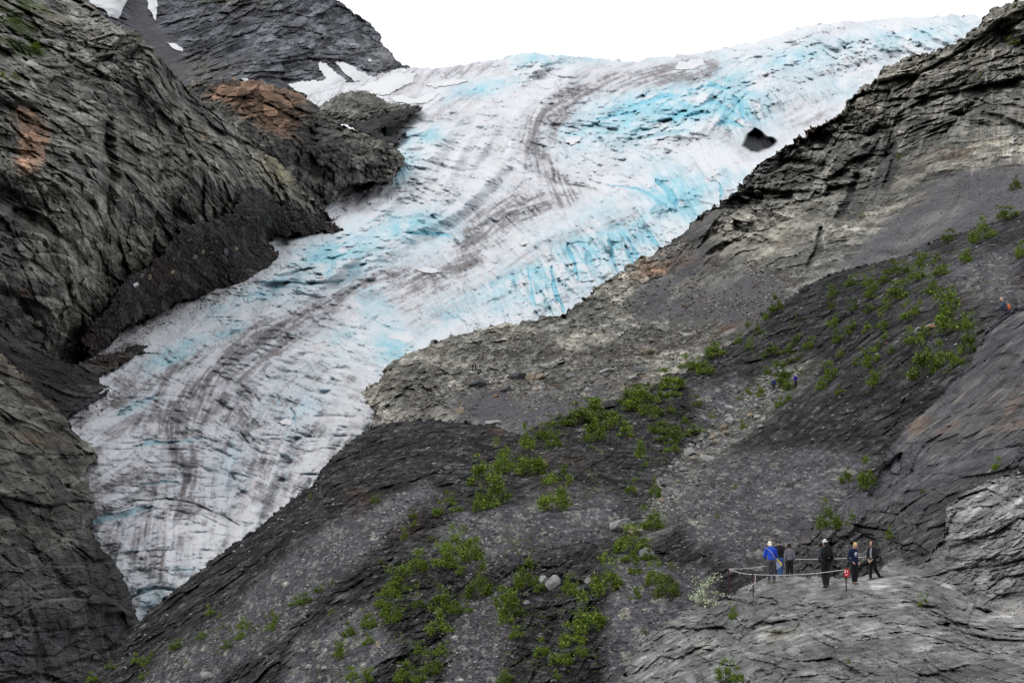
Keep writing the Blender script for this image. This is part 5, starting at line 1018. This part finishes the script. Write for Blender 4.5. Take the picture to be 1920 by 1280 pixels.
def person(P, H, yaw, c, label, group=None, headyaw=0., nod=0., arms=('down', 'down'), legs='stand', vox=.013, lean=0.):
    """P = ground point, H height, yaw: 0 faces away from the viewpoint (+y), pi faces it. c = clothing colours."""
    root = bpy.data.objects.new('person', None); COL.objects.link(root); root.location = Vector(P); root.rotation_euler = (0, 0, yaw); root.empty_display_size = .2
    tag(root, label, 'person', group)
    J = {}
    J['pel'] = np.array([0, 0, .53]); J['waist'] = np.array([0, .005+lean*.04, .61]); J['chest'] = np.array([0, .0+lean*.1, .72]); J['shl'] = np.array([0, -.005+lean*.15, .805]); J['neck'] = np.array([0, .005+lean*.18, .855])
    hc = J['neck']+np.array([0, .018+nod*.045, .075-nod*.02]); J['head'] = hc
    for s, k in ((-1, 'L'), (1, 'R')):
        sh = J['shl']+np.array([s*.105, 0, -.008]); a = arms[0 if s < 0 else 1]
        if a == 'down': el, wr = sh+[s*.03, -.01, -.175], sh+[s*.035, .03, -.325]
        elif a == 'front': el, wr = sh+[s*.045, .02, -.165], sh+[-s*.015, .135, -.225]
        elif a == 'clasp': el, wr = sh+[s*.04, .03, -.175], sh+[-s*.07, .095, -.305]
        elif a == 'pocket': el, wr = sh+[s*.05, -.045, -.17], sh+[s*.01, .05, -.27]
        elif a == 'lap': el, wr = sh+[s*.03, .05, -.15], sh+[-s*.02, .16, -.2]
        J['sh'+k], J['el'+k], J['wr'+k] = sh, el, wr
        hp = np.array([s*.052, 0, .50])
        if legs == 'stand': kn, an, to = hp+[s*.006, .01, -.235], np.array([s*.062, -.005, .045]), np.array([s*.07, .085, .02])
        elif legs == 'weight': kn, an, to = (hp+[s*.0, .012, -.235], np.array([s*.03, 0, .045]), np.array([s*.04, .09, .02])) if s > 0 else (hp+[.012, .05, -.225], np.array([-.01, .03, .045]), np.array([-.005, .115, .02]))
        elif legs == 'stride': kn, an, to = (hp+[0, .03, -.235], np.array([s*.05, .035, .045]), np.array([s*.055, .125, .02])) if s > 0 else (hp+[0, -.045, -.23], np.array([s*.05, -.215, .075]), np.array([s*.05, -.14, .025]))
        elif legs == 'sit':
            hp = np.array([s*.052, 0, .06]); kn, an, to = hp+[s*.02, .23, .07+.03*s], np.array([s*.07, .42, .0]), np.array([s*.075, .47, .05])
        J['hp'+k], J['kn'+k], J['an'+k], J['to'+k] = hp, kn, an, to
    if legs == 'sit':
        for k in ('pel', 'waist', 'chest', 'shl', 'neck', 'head'): J[k] = J[k]-[0, 0, .45]
        for k in ('shL', 'shR', 'elL', 'elR', 'wrL', 'wrR'): J[k] = J[k]-[0, 0, .45]
    q = {k: v*H for k, v in J.items()}; h = H
    # head points turn with the neck
    cy, sy = math.cos(headyaw), math.sin(headyaw)
    def hd(x, y, z):
        y2 = y*math.cos(nod*.6)+z*math.sin(nod*.6); z2 = z*math.cos(nod*.6)-y*math.sin(nod*.6)
        return q['head']+np.array([x*cy-y2*sy, x*sy+y2*cy, z2])*h
    T = []
    T.append(([q['neck']-[0, 0, .03*h], q['neck']+[0, .006*h, .03*h]], [.032*h, .030*h]))
    T.append(([hd(0, .012, -.052), hd(0, .012, -.03), hd(0, .004, .0), hd(0, -.004, .03), hd(0, -.006, .052)], [(.024*h, .026*h), (.036*h, .040*h), (.042*h, .052*h), (.043*h, .053*h), (.032*h, .040*h)]))
    T.append(([hd(0, .048, .012), hd(0, .062, -.012)], [.006*h, .009*h]))                                   # nose
    for s in (-1, 1): T.append(([hd(s*.043, -.002, .008), hd(s*.045, -.006, -.014)], [(.006*h, .012*h), (.005*h, .010*h)]))   # ears
    T.append(([q['pel']-[0, 0, .02*h], q['waist'], q['chest'], q['shl']], [(.082*h, .058*h), (.070*h, .052*h), (.086*h, .060*h), (.070*h, .045*h)]))
    for k, s in (('L', -1), ('R', 1)):
        T.append(([q['shl'], q['sh'+k], q['el'+k], q['wr'+k]], [.036*h, .033*h, .024*h, .017*h]))
        T.append(([q['hp'+k], q['kn'+k], q['an'+k]], [.052*h, .034*h, .023*h])); T.append(([q['an'+k], q['an'+k]+(q['to'+k]-q['an'+k])*.75], [.018*h, .009*h]))
        d = q['wr'+k]-q['el'+k]; d /= np.linalg.norm(d); sd = np.cross(d, [0, 1, 0]); sd = sd/np.linalg.norm(sd) if np.linalg.norm(sd) > .2 else np.array([1., 0, 0]); bk = np.cross(sd, d)
        palm = q['wr'+k]+d*.05*h
        T.append(([q['wr'+k], palm], [(.013*h, .018*h), (.011*h, .021*h)]))
        for f, (off, ln) in enumerate(((-.017, .036), (-.006, .043), (.006, .040), (.017, .031))):          # four fingers, half curled
            b0 = palm+bk*off*h; b1 = b0+d*ln*.6*h+sd*-s*.003*h; b2 = b1+d*ln*.35*h+sd*-s*.016*h
            T.append(([b0, b1, b2], [.0058*h, .0052*h, .0045*h]))
        b0 = q['wr'+k]+d*.018*h+bk*.018*h; b1 = b0+d*.022*h+bk*.014*h; T.append(([b0, b1, b1+d*.018*h], [.0068*h, .006*h, .005*h]))     # thumb
    body = fuse('body', T, vox*.62*max(1, h/1.7), SKIN, root, 2)
    for s in (-1, 1):
        V, F = [], []; loft_bm(V, F, [hd(s*.019-.004, .049, .012), hd(s*.019+.004, .049, .012)], [.006*h, .006*h], 6)
        me = bpy.data.meshes.new('eye'); me.from_pydata([tuple(x) for x in V], [], F); link('eye', me, root, EYE)
    V, F = [], []; loft_bm(V, F, [hd(-.012, .052, -.032), hd(.012, .052, -.032)], [.0045*h, .0045*h], 6)
    me = bpy.data.meshes.new('mouth'); me.from_pydata([tuple(x) for x in V], [], F); link('mouth', me, root, LIP)
    # trousers, shoes
    T = [([q['pel']+[0, 0, .06*h], q['pel']-[0, 0, .02*h]], [(.084*h, .062*h), (.088*h, .066*h)])]
    fl = c.get('flare', 1.)
    for k in ('L', 'R'): T.append(([q['hp'+k]+[0, 0, .0], q['kn'+k], q['an'+k]+(q['kn'+k]-q['an'+k])*.04], [(.058*h, .062*h), (.043*h*fl, .046*h*fl), (.036*h*fl, .040*h*fl)]))
    fuse('trousers', T, vox, cloth(c['legs']), root)
    for k in ('L', 'R'):
        d = q['to'+k]-q['an'+k]
        sh = fuse('shoe', [([q['an'+k]-d*.25-[0, 0, .012*h], q['an'+k]+d*.5-[0, 0, .018*h], q['to'+k]+[0, 0, -.004*h]], [(.027*h, .026*h), (.029*h, .022*h), (.026*h, .014*h)]), ([q['an'+k], q['an'+k]+[0, 0, .02*h]], [.028*h, .028*h])], vox*.8, cloth(c.get('shoe', (.03, .028, .026)), .6), root, 2)
        if 'sole' in c:
            fuse('sole', [([q['an'+k]-d*.3-[0, 0, .036*h], q['to'+k]-[0, 0, .018*h]], [(.028*h, .008*h), (.027*h, .008*h)])], vox*.6, cloth(c['sole']), sh, 1)
    # jacket or jumper with sleeves
    bot = c.get('hem', .0)
    T = [([q['pel']+[0, 0, (.025-bot)*h], q['waist'], q['chest'], q['shl']+[0, 0, .01*h]], [(.094*h, .070*h), (.088*h, .068*h), (.100*h, .074*h), (.074*h, .052*h)]), ([q['shl'], q['neck']-[0, 0, .012*h]], [(.055*h, .05*h), (.040*h, .040*h)])]
    for k in ('L', 'R'):
        we = q['el'+k]+(q['wr'+k]-q['el'+k])*c.get('cuff', .95)
        T.append(([q['shl']+(q['sh'+k]-q['shl'])*.5, q['sh'+k], q['el'+k], we], [.046*h, .044*h, .037*h, .029*h]))
    jk = fuse(c.get('topname', 'jacket'), T, vox, cloth(c['top']), root)
    # hair and hat
    hair = c.get('hair')
    if hair:
        st = c.get('style', 'short'); hm = cloth(hair, .7, .35, .4)
        T = [([hd(0, -.016, -.012), hd(0, -.012, .03), hd(0, -.006, .056)], [(.047*h, .046*h), (.049*h, .055*h), (.036*h, .044*h)])]
        if st == 'long': T.append(([hd(0, -.03, .01), hd(0, -.045, -.05), hd(0, -.052, -.12)], [(.046*h, .030*h), (.047*h, .024*h), (.034*h, .016*h)]))
        if st == 'bob':
            T.append(([hd(0, -.03, .01), hd(0, -.038, -.05)], [(.048*h, .032*h), (.046*h, .026*h)]))
            for s in (-1, 1): T.append(([hd(s*.042, .006, .02), hd(s*.045, .004, -.04)], [(.012*h, .028*h), (.011*h, .024*h)]))
        if st == 'curly':
            r = np.random.default_rng(3)
            for _ in range(26):
                a = r.uniform(0, 6.28); z = r.uniform(-.035, .07); rr_ = .047
                x, y = math.cos(a)*rr_, math.sin(a)*rr_-.012
                if y > .028 and z < .03: continue
                T.append(([hd(x, y, z), hd(x*1.12, y*1.12, z+.008)], [.020*h, .018*h]))
        if st == 'bun': T.append(([hd(0, -.05, .045), hd(0, -.065, .06)], [.020*h, .018*h]))
        fuse('hair', T, vox*.75, hm, root, 2)
    if 'hat' in c:
        T = [([hd(0, -.008, .028), hd(0, -.008, .050), hd(0, -.010, .066)], [(.054*h, .060*h), (.050*h, .056*h), (.032*h, .038*h)])]
        if c.get('brim', 'cap') == 'cap': T.append(([hd(0, .040, .030), hd(0, .085, .022)], [(.036*h, .007*h), (.026*h, .006*h)]))
        else:
            for a in range(10):
                t = a*math.pi/5; T.append(([hd(.04*math.cos(t), .045*math.sin(t)-.008, .032), hd(.078*math.cos(t), .085*math.sin(t)-.008, .024)], [(.022*h, .006*h), (.020*h, .005*h)]))
        fuse('hat', T, vox*.6, cloth(c['hat']), root, 2)
    return root, q, hd, jk

def put(u, v, B=None, d=None):
    if d is None: d = float((B or surf(u, v)[0]).depth(u, v))
    return unproj(u, v, d)
def world(root, p):
    return Matrix.Translation(root.location) @ root.rotation_euler.to_matrix().to_4x4() @ Vector(p)
def prop_at(name, root, tubes, vox, mat, smooth=3):          # a carried thing is a thing of its own, built in the carrier's frame
    e = bpy.data.objects.new('frame', None); COL.objects.link(e); e.location = root.location; e.rotation_euler = root.rotation_euler
    o = fuse(name, tubes, vox, mat, None, smooth); o.location = root.location; o.rotation_euler = root.rotation_euler
    bpy.data.objects.remove(e); return o

BLACK = (.012, .012, .014)
G6 = 'people at the roped viewpoint'
# 1 blue jacket, seen from behind, white hair, head bent
p1, q1, h1, j1 = person(put(1447, 1092, B_A), 1.70, .12, dict(top=(.018, .06, .42), legs=(.055, .055, .062), shoe=(.22, .16, .10), hair=(.62, .56, .48), style='bob', hem=.0), 'person in a bright blue fleece with white hair, back turned, head bent down', G6, nod=.7, arms=('front', 'front'), lean=.35)
fuse('strap', [([q1['sh'+'L']+np.array([.02, -.09, .03])*1, q1['chest']+np.array([.01, -.142, -.02]), q1['waist']+np.array([.12, -.118, -.02])], [.012, .012, .012])], .009, cloth((.45, .42, .45)), j1, 1)
# 2 partly hidden behind
p2, q2, h2, j2 = person(put(1462, 1085, d=80.5), 1.72, -.35, dict(top=BLACK, legs=(.035, .085, .20), shoe=(.5, .14, .14), hair=(.05, .045, .04), hat=(.085, .085, .06)), 'person in an olive cap, black jacket and blue jeans, half hidden behind the blue fleece', G6, nod=.3, arms=('front', 'pocket'), legs='weight')
# 3 curly hair
p3, q3, h3, j3 = person(put(1481, 1085, d=79.6), 1.50, .15, dict(top=(.14, .13, .155), legs=BLACK, shoe=(.03, .03, .03), hair=(.028, .014, .014), style='curly', topname='jumper', flare=1.15), 'short person with dark curly hair, mottled grey top and black trousers, back turned', G6, arms=('down', 'down'))
# 4 backpacker
p4, q4, h4, j4 = person(put(1549, 1101, B_A), 1.86, .25, dict(top=(.032, .032, .038), legs=(.014, .014, .016), shoe=(.07, .045, .028), hair=(.030, .017, .012), style='long', hat=(.62, .60, .57)), 'tall person in black with a white cap and long dark hair, seen from behind', G6, headyaw=.3, arms=('pocket', 'pocket'), legs='weight')
bp = prop_at('backpack', p4, [([q4['waist']+np.array([.02, -.19, -.02]), q4['chest']+np.array([.02, -.235, 0]), q4['shl']+np.array([.02, -.19, .07])], [(.17, .12), (.19, .145), (.15, .10)]), ([q4['waist']+np.array([.02, -.32, .04]), q4['chest']+np.array([.02, -.36, -.06])], [(.12, .04), (.11, .04)]), ([q4['waist']+np.array([.21, -.18, -.04]), q4['chest']+np.array([.2, -.19, -.1])], [.05, .05])], .016, cloth((.006, .006, .007)))
tag(bp, 'bulky black hiking backpack worn by the tall person with the white cap', 'backpack')
for s in (-1, 1): fuse('strap', [([q4['shl']+np.array([s*.10, -.11, .05]), q4['shl']+np.array([s*.11, .0, .095]), q4['chest']+np.array([s*.12, .11, .0]), q4['waist']+np.array([s*.15, .06, 0]), q4['waist']+np.array([s*.14, -.1, 0])], [(.022, .010)]*5)], .010, cloth((.012, .012, .013)), bp, 1)
fuse('buckle', [([q4['waist']+np.array([-.03, -.365, .02]), q4['waist']+np.array([.0, -.37, .02])], [.014, .014])], .007, cloth((.35, .35, .36)), bp, 1)
# 5 navy hoodie
p5, q5, h5, j5 = person(put(1602, 1094, B_A), 1.66, -2.45, dict(top=(.010, .018, .050), legs=(.010, .010, .012), shoe=(.13, .075, .05), hair=(.50, .33, .17), style='bun', hem=.05, topname='hoodie'), 'person with blond tied hair in a navy hoodie with white emblem, looking down', G6, nod=.75, arms=('pocket', 'pocket'), legs='weight')
fuse('hood', [([q5['shl']+np.array([-.07, -.07, .06]), q5['shl']+np.array([0, -.11, .05]), q5['shl']+np.array([.07, -.07, .06])], [(.035, .045), (.04, .05), (.035, .045)])], .013, cloth((.016, .026, .065)), j5)
cf = q5['chest']
em = [([cf+np.array([-.075, .100, -.02]), cf+np.array([-.05, .112, .045]), cf+np.array([.0, .118, .055]), cf+np.array([.045, .112, .02]), cf+np.array([.05, .112, -.04])], [(.024, .014)]*5), ([cf+np.array([-.03, .118, -.02]), cf+np.array([.02, .118, -.05])], [(.02, .012)]*2), ([cf+np.array([-.07, .106, -.095]), cf+np.array([.06, .108, -.095])], [(.010, .012)]*2)]
fuse('emblem', em, .008, cloth((.72, .74, .76)), j5, 1)
# 6 open black jacket, hands clasped
p6, q6, h6, j6 = person(put(1637, 1087, B_A), 1.62, 2.25, dict(top=(.012, .012, .015), legs=(.009, .009, .010), shoe=(.03, .03, .03), sole=(.6, .6, .6), hair=(.055, .025, .016), style='bob', cuff=.62), 'laughing person with brown hair, open black jacket over grey shirt, hands clasped, mid stride', G6, headyaw=-.15, arms=('clasp', 'clasp'), legs='stride')
fuse('shirt', [([q6['waist']+np.array([.0, .085, -.08]), q6['chest']+np.array([0, .095, 0]), q6['shl']+np.array([0, .062, .02])], [(.052, .035), (.058, .035), (.038, .03)])], .012, cloth((.22, .22, .25)), j6)
pp = prop_at('paper', p6, [([q6['pel']+np.array([.20, -.06, .10]), q6['pel']+np.array([.205, -.06, -.10])], [(.012, .045), (.012, .045)])], .009, cloth((.75, .75, .74)), 1)
tag(pp, 'folded white paper tucked at the hip of the person with clasped hands', 'paper')
# the sheet with a yellow edge held between the first two
sh = bpy.data.objects.new('map_sheet', None); COL.objects.link(sh); sh.location = Vector(put(1463, 1058, d=77.2)); tag(sh, 'grey blue folded sheet with a yellow edge held beside the blue fleece', 'map sheet')
def slab(name, pts, th, mat, parent):
    n = len(pts); V = [(x, -th/2, z) for x, z in pts]+[(x, th/2, z) for x, z in pts]
    F = [tuple(range(n)), tuple(range(2*n-1, n-1, -1))]+[(i, i+n, (i+1) % n+n, (i+1) % n) for i in range(n)]
    me = bpy.data.meshes.new(name); me.from_pydata(V, [], F); return link(name, me, parent, mat)
k = 77.2/FPX
slab('sheet', [(-7*k, 7*k), (3*k, -2*k), (-7*k, -10*k)], .012, cloth((.24, .30, .40)), sh)
slab('edge', [(-7*k, 10*k), (-5*k, 11*k), (4*k, .5*k), (2.4*k, -2*k)], .03, cloth((.66, .42, .10)), sh)
# sitting hiker on the slab, distant pairs
ps, qs, hs, js = person(put(1886, 584, B_B, d=float(B_B.depth(1886, 587))-.3), 1.72, 1.35, dict(top=(.045, .06, .10), legs=(.030, .032, .045), shoe=(.05, .05, .05), hair=(.55, .33, .20), style='short'), 'hiker sitting on top of the smooth slab, leaning forward with legs stretched out', None, nod=.8, arms=('lap', 'lap'), legs='sit', lean=.5, vox=.016)
pk = prop_at('backpack', ps, [([qs['pel']+np.array([0, -.22, .06]), qs['chest']+np.array([0, -.26, -.04])], [(.15, .10), (.13, .10)])], .02, cloth((.52, .13, .05)))
tag(pk, 'orange red backpack behind the hiker sitting on the slab', 'backpack')
person(put(1451, 734, B_C), 1.66, 2.6, dict(top=(.018, .025, .12), legs=(.02, .018, .02), hair=(.30, .17, .10), shoe=(.2, .13, .1)), 'distant hiker in a dark blue shirt standing left of a bush in the gully', 'hikers at the gully head', vox=.022)
person(put(1492, 728, B_C), 1.74, -2.4, dict(top=(.012, .012, .26), legs=(.02, .02, .022), hair=(.5, .45, .4), hat=(.75, .72, .68), brim='wide', shoe=(.03, .03, .03)), 'distant hiker in a royal blue jacket and white hat right of the bush', 'hikers at the gully head', vox=.022, arms=('front', 'front'))
for x, lab in ((886.6, 'left one of two tiny black clad walkers on the bench by the ice'), (891.8, 'right one of two tiny black clad walkers on the bench by the ice')):
    person(put(x, 695.5, B_D), 1.74, 1.2 if x < 889 else -1.2, dict(top=(.006, .006, .007), legs=(.006, .006, .007), hair=(.3, .3, .3), shoe=(.01, .01, .01)), lab, 'walkers on the bench', vox=.03)

# ======================================================================= posts, rope and sign
M_RUSTY = mat_plain('rusty_steel', (.045, .022, .017), .8, .4, 40, .2, .3); M_ROPE = mat_plain('white_rope', (.72, .70, .66), .8, .12, 60, .1, .2)
def tube(name, pts, r, mat, parent=None, n=8):
    V, F = [], []; loft_bm(V, F, pts, [r]*len(pts), n); me = bpy.data.meshes.new(name); me.from_pydata([tuple(p) for p in V], [], F)
    o = link(name, me, parent, mat); return o
def post(u, vb, vt, lab, B=B_A, d=None):
    d = d or float(B.depth(u, vb)); b = unproj(u, vb, d); hgt = (vb-vt)*d/FPX/math.cos(PITCH)
    root = bpy.data.objects.new('fence_post', None); COL.objects.link(root); root.location = Vector(b); tag(root, lab, 'post', 'steel posts of the rope barrier')
    V = []; w = .026
    prof = [(-w, -.012), (w, -.012), (w, -.004), (.006, -.004), (.006, .03), (-.006, .03), (-.006, -.004), (-w, -.004)]       # tee section steel post
    n = len(prof); V = [(x, y, -.25) for x, y in prof]+[(x, y, hgt) for x, y in prof]
    F = [tuple(range(n))[::-1], tuple(range(n, 2*n))]+[(i, (i+1) % n, (i+1) % n+n, i+n) for i in range(n)]
    me = bpy.data.meshes.new('stake'); me.from_pydata(V, [], F); link('stake', me, root, M_RUSTY)
    tube('cap', [(0, .004, hgt), (0, .004, hgt+.018)], .02, M_RUSTY, root)
    return b, b+np.array([0, 0, hgt])
b1, t1 = post(1366.5, 1113, 1065, 'rusty steel post at the far left corner of the rope')
b2, t2 = post(1412.5, 1118, 1074, 'rusty steel post with a loose rope end hanging beside it')
b3, t3 = post(1587, 1108, 1066, 'rusty steel post carrying the red warning sign')
tR = unproj(1636, 1042, 79.5); b4, t4 = None, tR
def rope_pts(a, b, sag, n=18): return [a+(b-a)*t+np.array([0, 0, -4*sag*t*(1-t)]) for t in np.linspace(0, 1, n)]
rope = bpy.data.objects.new('rope_barrier', None); COL.objects.link(rope); rope.location = Vector(b2); tag(rope, 'white rope strung between rusty posts round the viewpoint', 'rope')
off = np.array(rope.location)
dn = np.array([0, 0, -.03])
pC = unproj(1480, 1048.5, 82.); pD = unproj(1550, 1047.5, 81.)
tube('rope', [p-off for p in rope_pts(t1+dn, t2+dn*2, .05)], .009, M_ROPE, rope)
tube('rope', [p-off for p in rope_pts(t2+dn*2, t3+dn, .10)], .009, M_ROPE, rope)
back = rope_pts(t1+dn, pC, .12)[:-1]+rope_pts(pC, pD, .0, 8)[:-1]+rope_pts(pD, tR, .02, 10)
tube('rope', [p-off for p in back], .008, M_ROPE, rope)
e0 = t2+np.array([.085, -.02, -.05])
tube('rope_end', [p-off for p in (t2+dn*2, e0, e0-[0, 0, .22], e0-[.01, 0, .32], e0-[.09, 0, .38], e0-[.2, 0, .5], e0-[.27, 0, .62])], .009, M_ROPE, rope)
# the far end of the rope is tied to a pin drilled in the slab
pin = bpy.data.objects.new('anchor_pin', None); COL.objects.link(pin); pin.location = Vector(tR+np.array([0, .4, -.5])); tag(pin, 'thin steel anchor pin behind the person with clasped hands', 'anchor pin')
tube('pin', [(0, -.4, .54), (0, -.1, .1), (0, 1.2, -.9)], .014, M_RUSTY, pin)
# red sign on the right post
sg = bpy.data.objects.new('warning_sign', None); COL.objects.link(sg); d3 = float(b3 @ CF); m = d3/FPX
sg.location = Vector(t3+np.array([.02, -.035, -.16])); tag(sg, 'small red warning sign with white symbols on the right rope post', 'sign')
sg.rotation_euler = (0, .06, 0)
slab('board', [(-.095, -.145), (.095, -.145), (.095, .145), (-.095, .145)], .006, cloth((.52, .016, .022), .45, .05, 0), sg)
MW = cloth((.78, .78, .76), .5, .04, 0)
def sym(name, pts): o = slab(name, pts, .004, MW, sg); o.location = (0, -.0055, 0); return o
sym('symbol', [(-.075, .0), (-.045, -.01), (-.04, .05), (-.045, .11), (-.075, .10)])
sym('symbol', [(.0, .015), (.035, .025), (.052, .06), (.04, .095), (.0, .10), (.0, .085), (.028, .08), (.034, .06), (.022, .04), (.0, .035)])
sym('lettering', [(-.06, -.075), (.055, -.06), (.055, -.048), (-.06, -.063)])
sym('lettering', [(-.05, -.105), (.03, -.10), (.03, -.09), (-.05, -.095)])
# ------------------------------------------------------------------ overcast sky and soft sun
W = bpy.data.worlds.new('World'); S.world = W; W.use_nodes = True
nt = W.node_tree; N = nt.nodes; Lk = nt.links
bg = N['Background']
sky = N.new('ShaderNodeTexSky'); sky.sky_type = 'NISHITA'; sky.sun_disc = False
SE, SR = math.radians(50), math.radians(245)
sky.sun_elevation = SE; sky.sun_rotation = SR
tc = N.new('ShaderNodeTexCoord'); nz = N.new('ShaderNodeTexNoise'); nz.inputs['Scale'].default_value = 2.2; nz.inputs['Detail'].default_value = 6
Lk.new(tc.outputs['Generated'], nz.inputs['Vector'])
cl = N.new('ShaderNodeMix'); cl.data_type = 'RGBA'; cl.inputs[6].default_value = (9.6, 9.9, 10.4, 1); cl.inputs[7].default_value = (11.6, 11.8, 12., 1)
Lk.new(nz.outputs['Fac'], cl.inputs[0])
sx = N.new('ShaderNodeSeparateXYZ'); Lk.new(tc.outputs['Generated'], sx.inputs[0])      # an overcast sky is brightest overhead
mr = N.new('ShaderNodeMapRange'); mr.inputs['From Min'].default_value = .1; mr.inputs['From Max'].default_value = 1; mr.inputs['To Min'].default_value = 1; mr.inputs['To Max'].default_value = 1.5
Lk.new(sx.outputs['Z'], mr.inputs['Value'])
gr = N.new('ShaderNodeVectorMath'); gr.operation = 'SCALE'; Lk.new(cl.outputs[2], gr.inputs[0]); Lk.new(mr.outputs[0], gr.inputs['Scale'])
mx = N.new('ShaderNodeMix'); mx.data_type = 'RGBA'; mx.inputs[0].default_value = .94          # a closed cloud deck
Lk.new(sky.outputs[0], mx.inputs[6]); Lk.new(gr.outputs[0], mx.inputs[7])
Lk.new(mx.outputs[2], bg.inputs['Color']); bg.inputs['Strength'].default_value = .1
sl = bpy.data.lights.new('sun', 'SUN'); sl.energy = 1.5; sl.angle = math.radians(14); sl.color = (1, .97, .92)
so = bpy.data.objects.new('sun', sl); COL.objects.link(so)
# direction of the sun seen from the ground
sd = Vector((math.sin(SR)*math.cos(SE), math.cos(SR)*math.cos(SE), math.sin(SE)))
so.rotation_euler = sd.to_track_quat('Z', 'Y').to_euler()
so.location = (0, 0, 500)
S.view_settings.view_transform = 'Standard'; S.view_settings.look = 'None'; S.view_settings.exposure = 0; S.view_settings.gamma = 1
S.cycles.max_bounces = 7; S.cycles.diffuse_bounces = 5
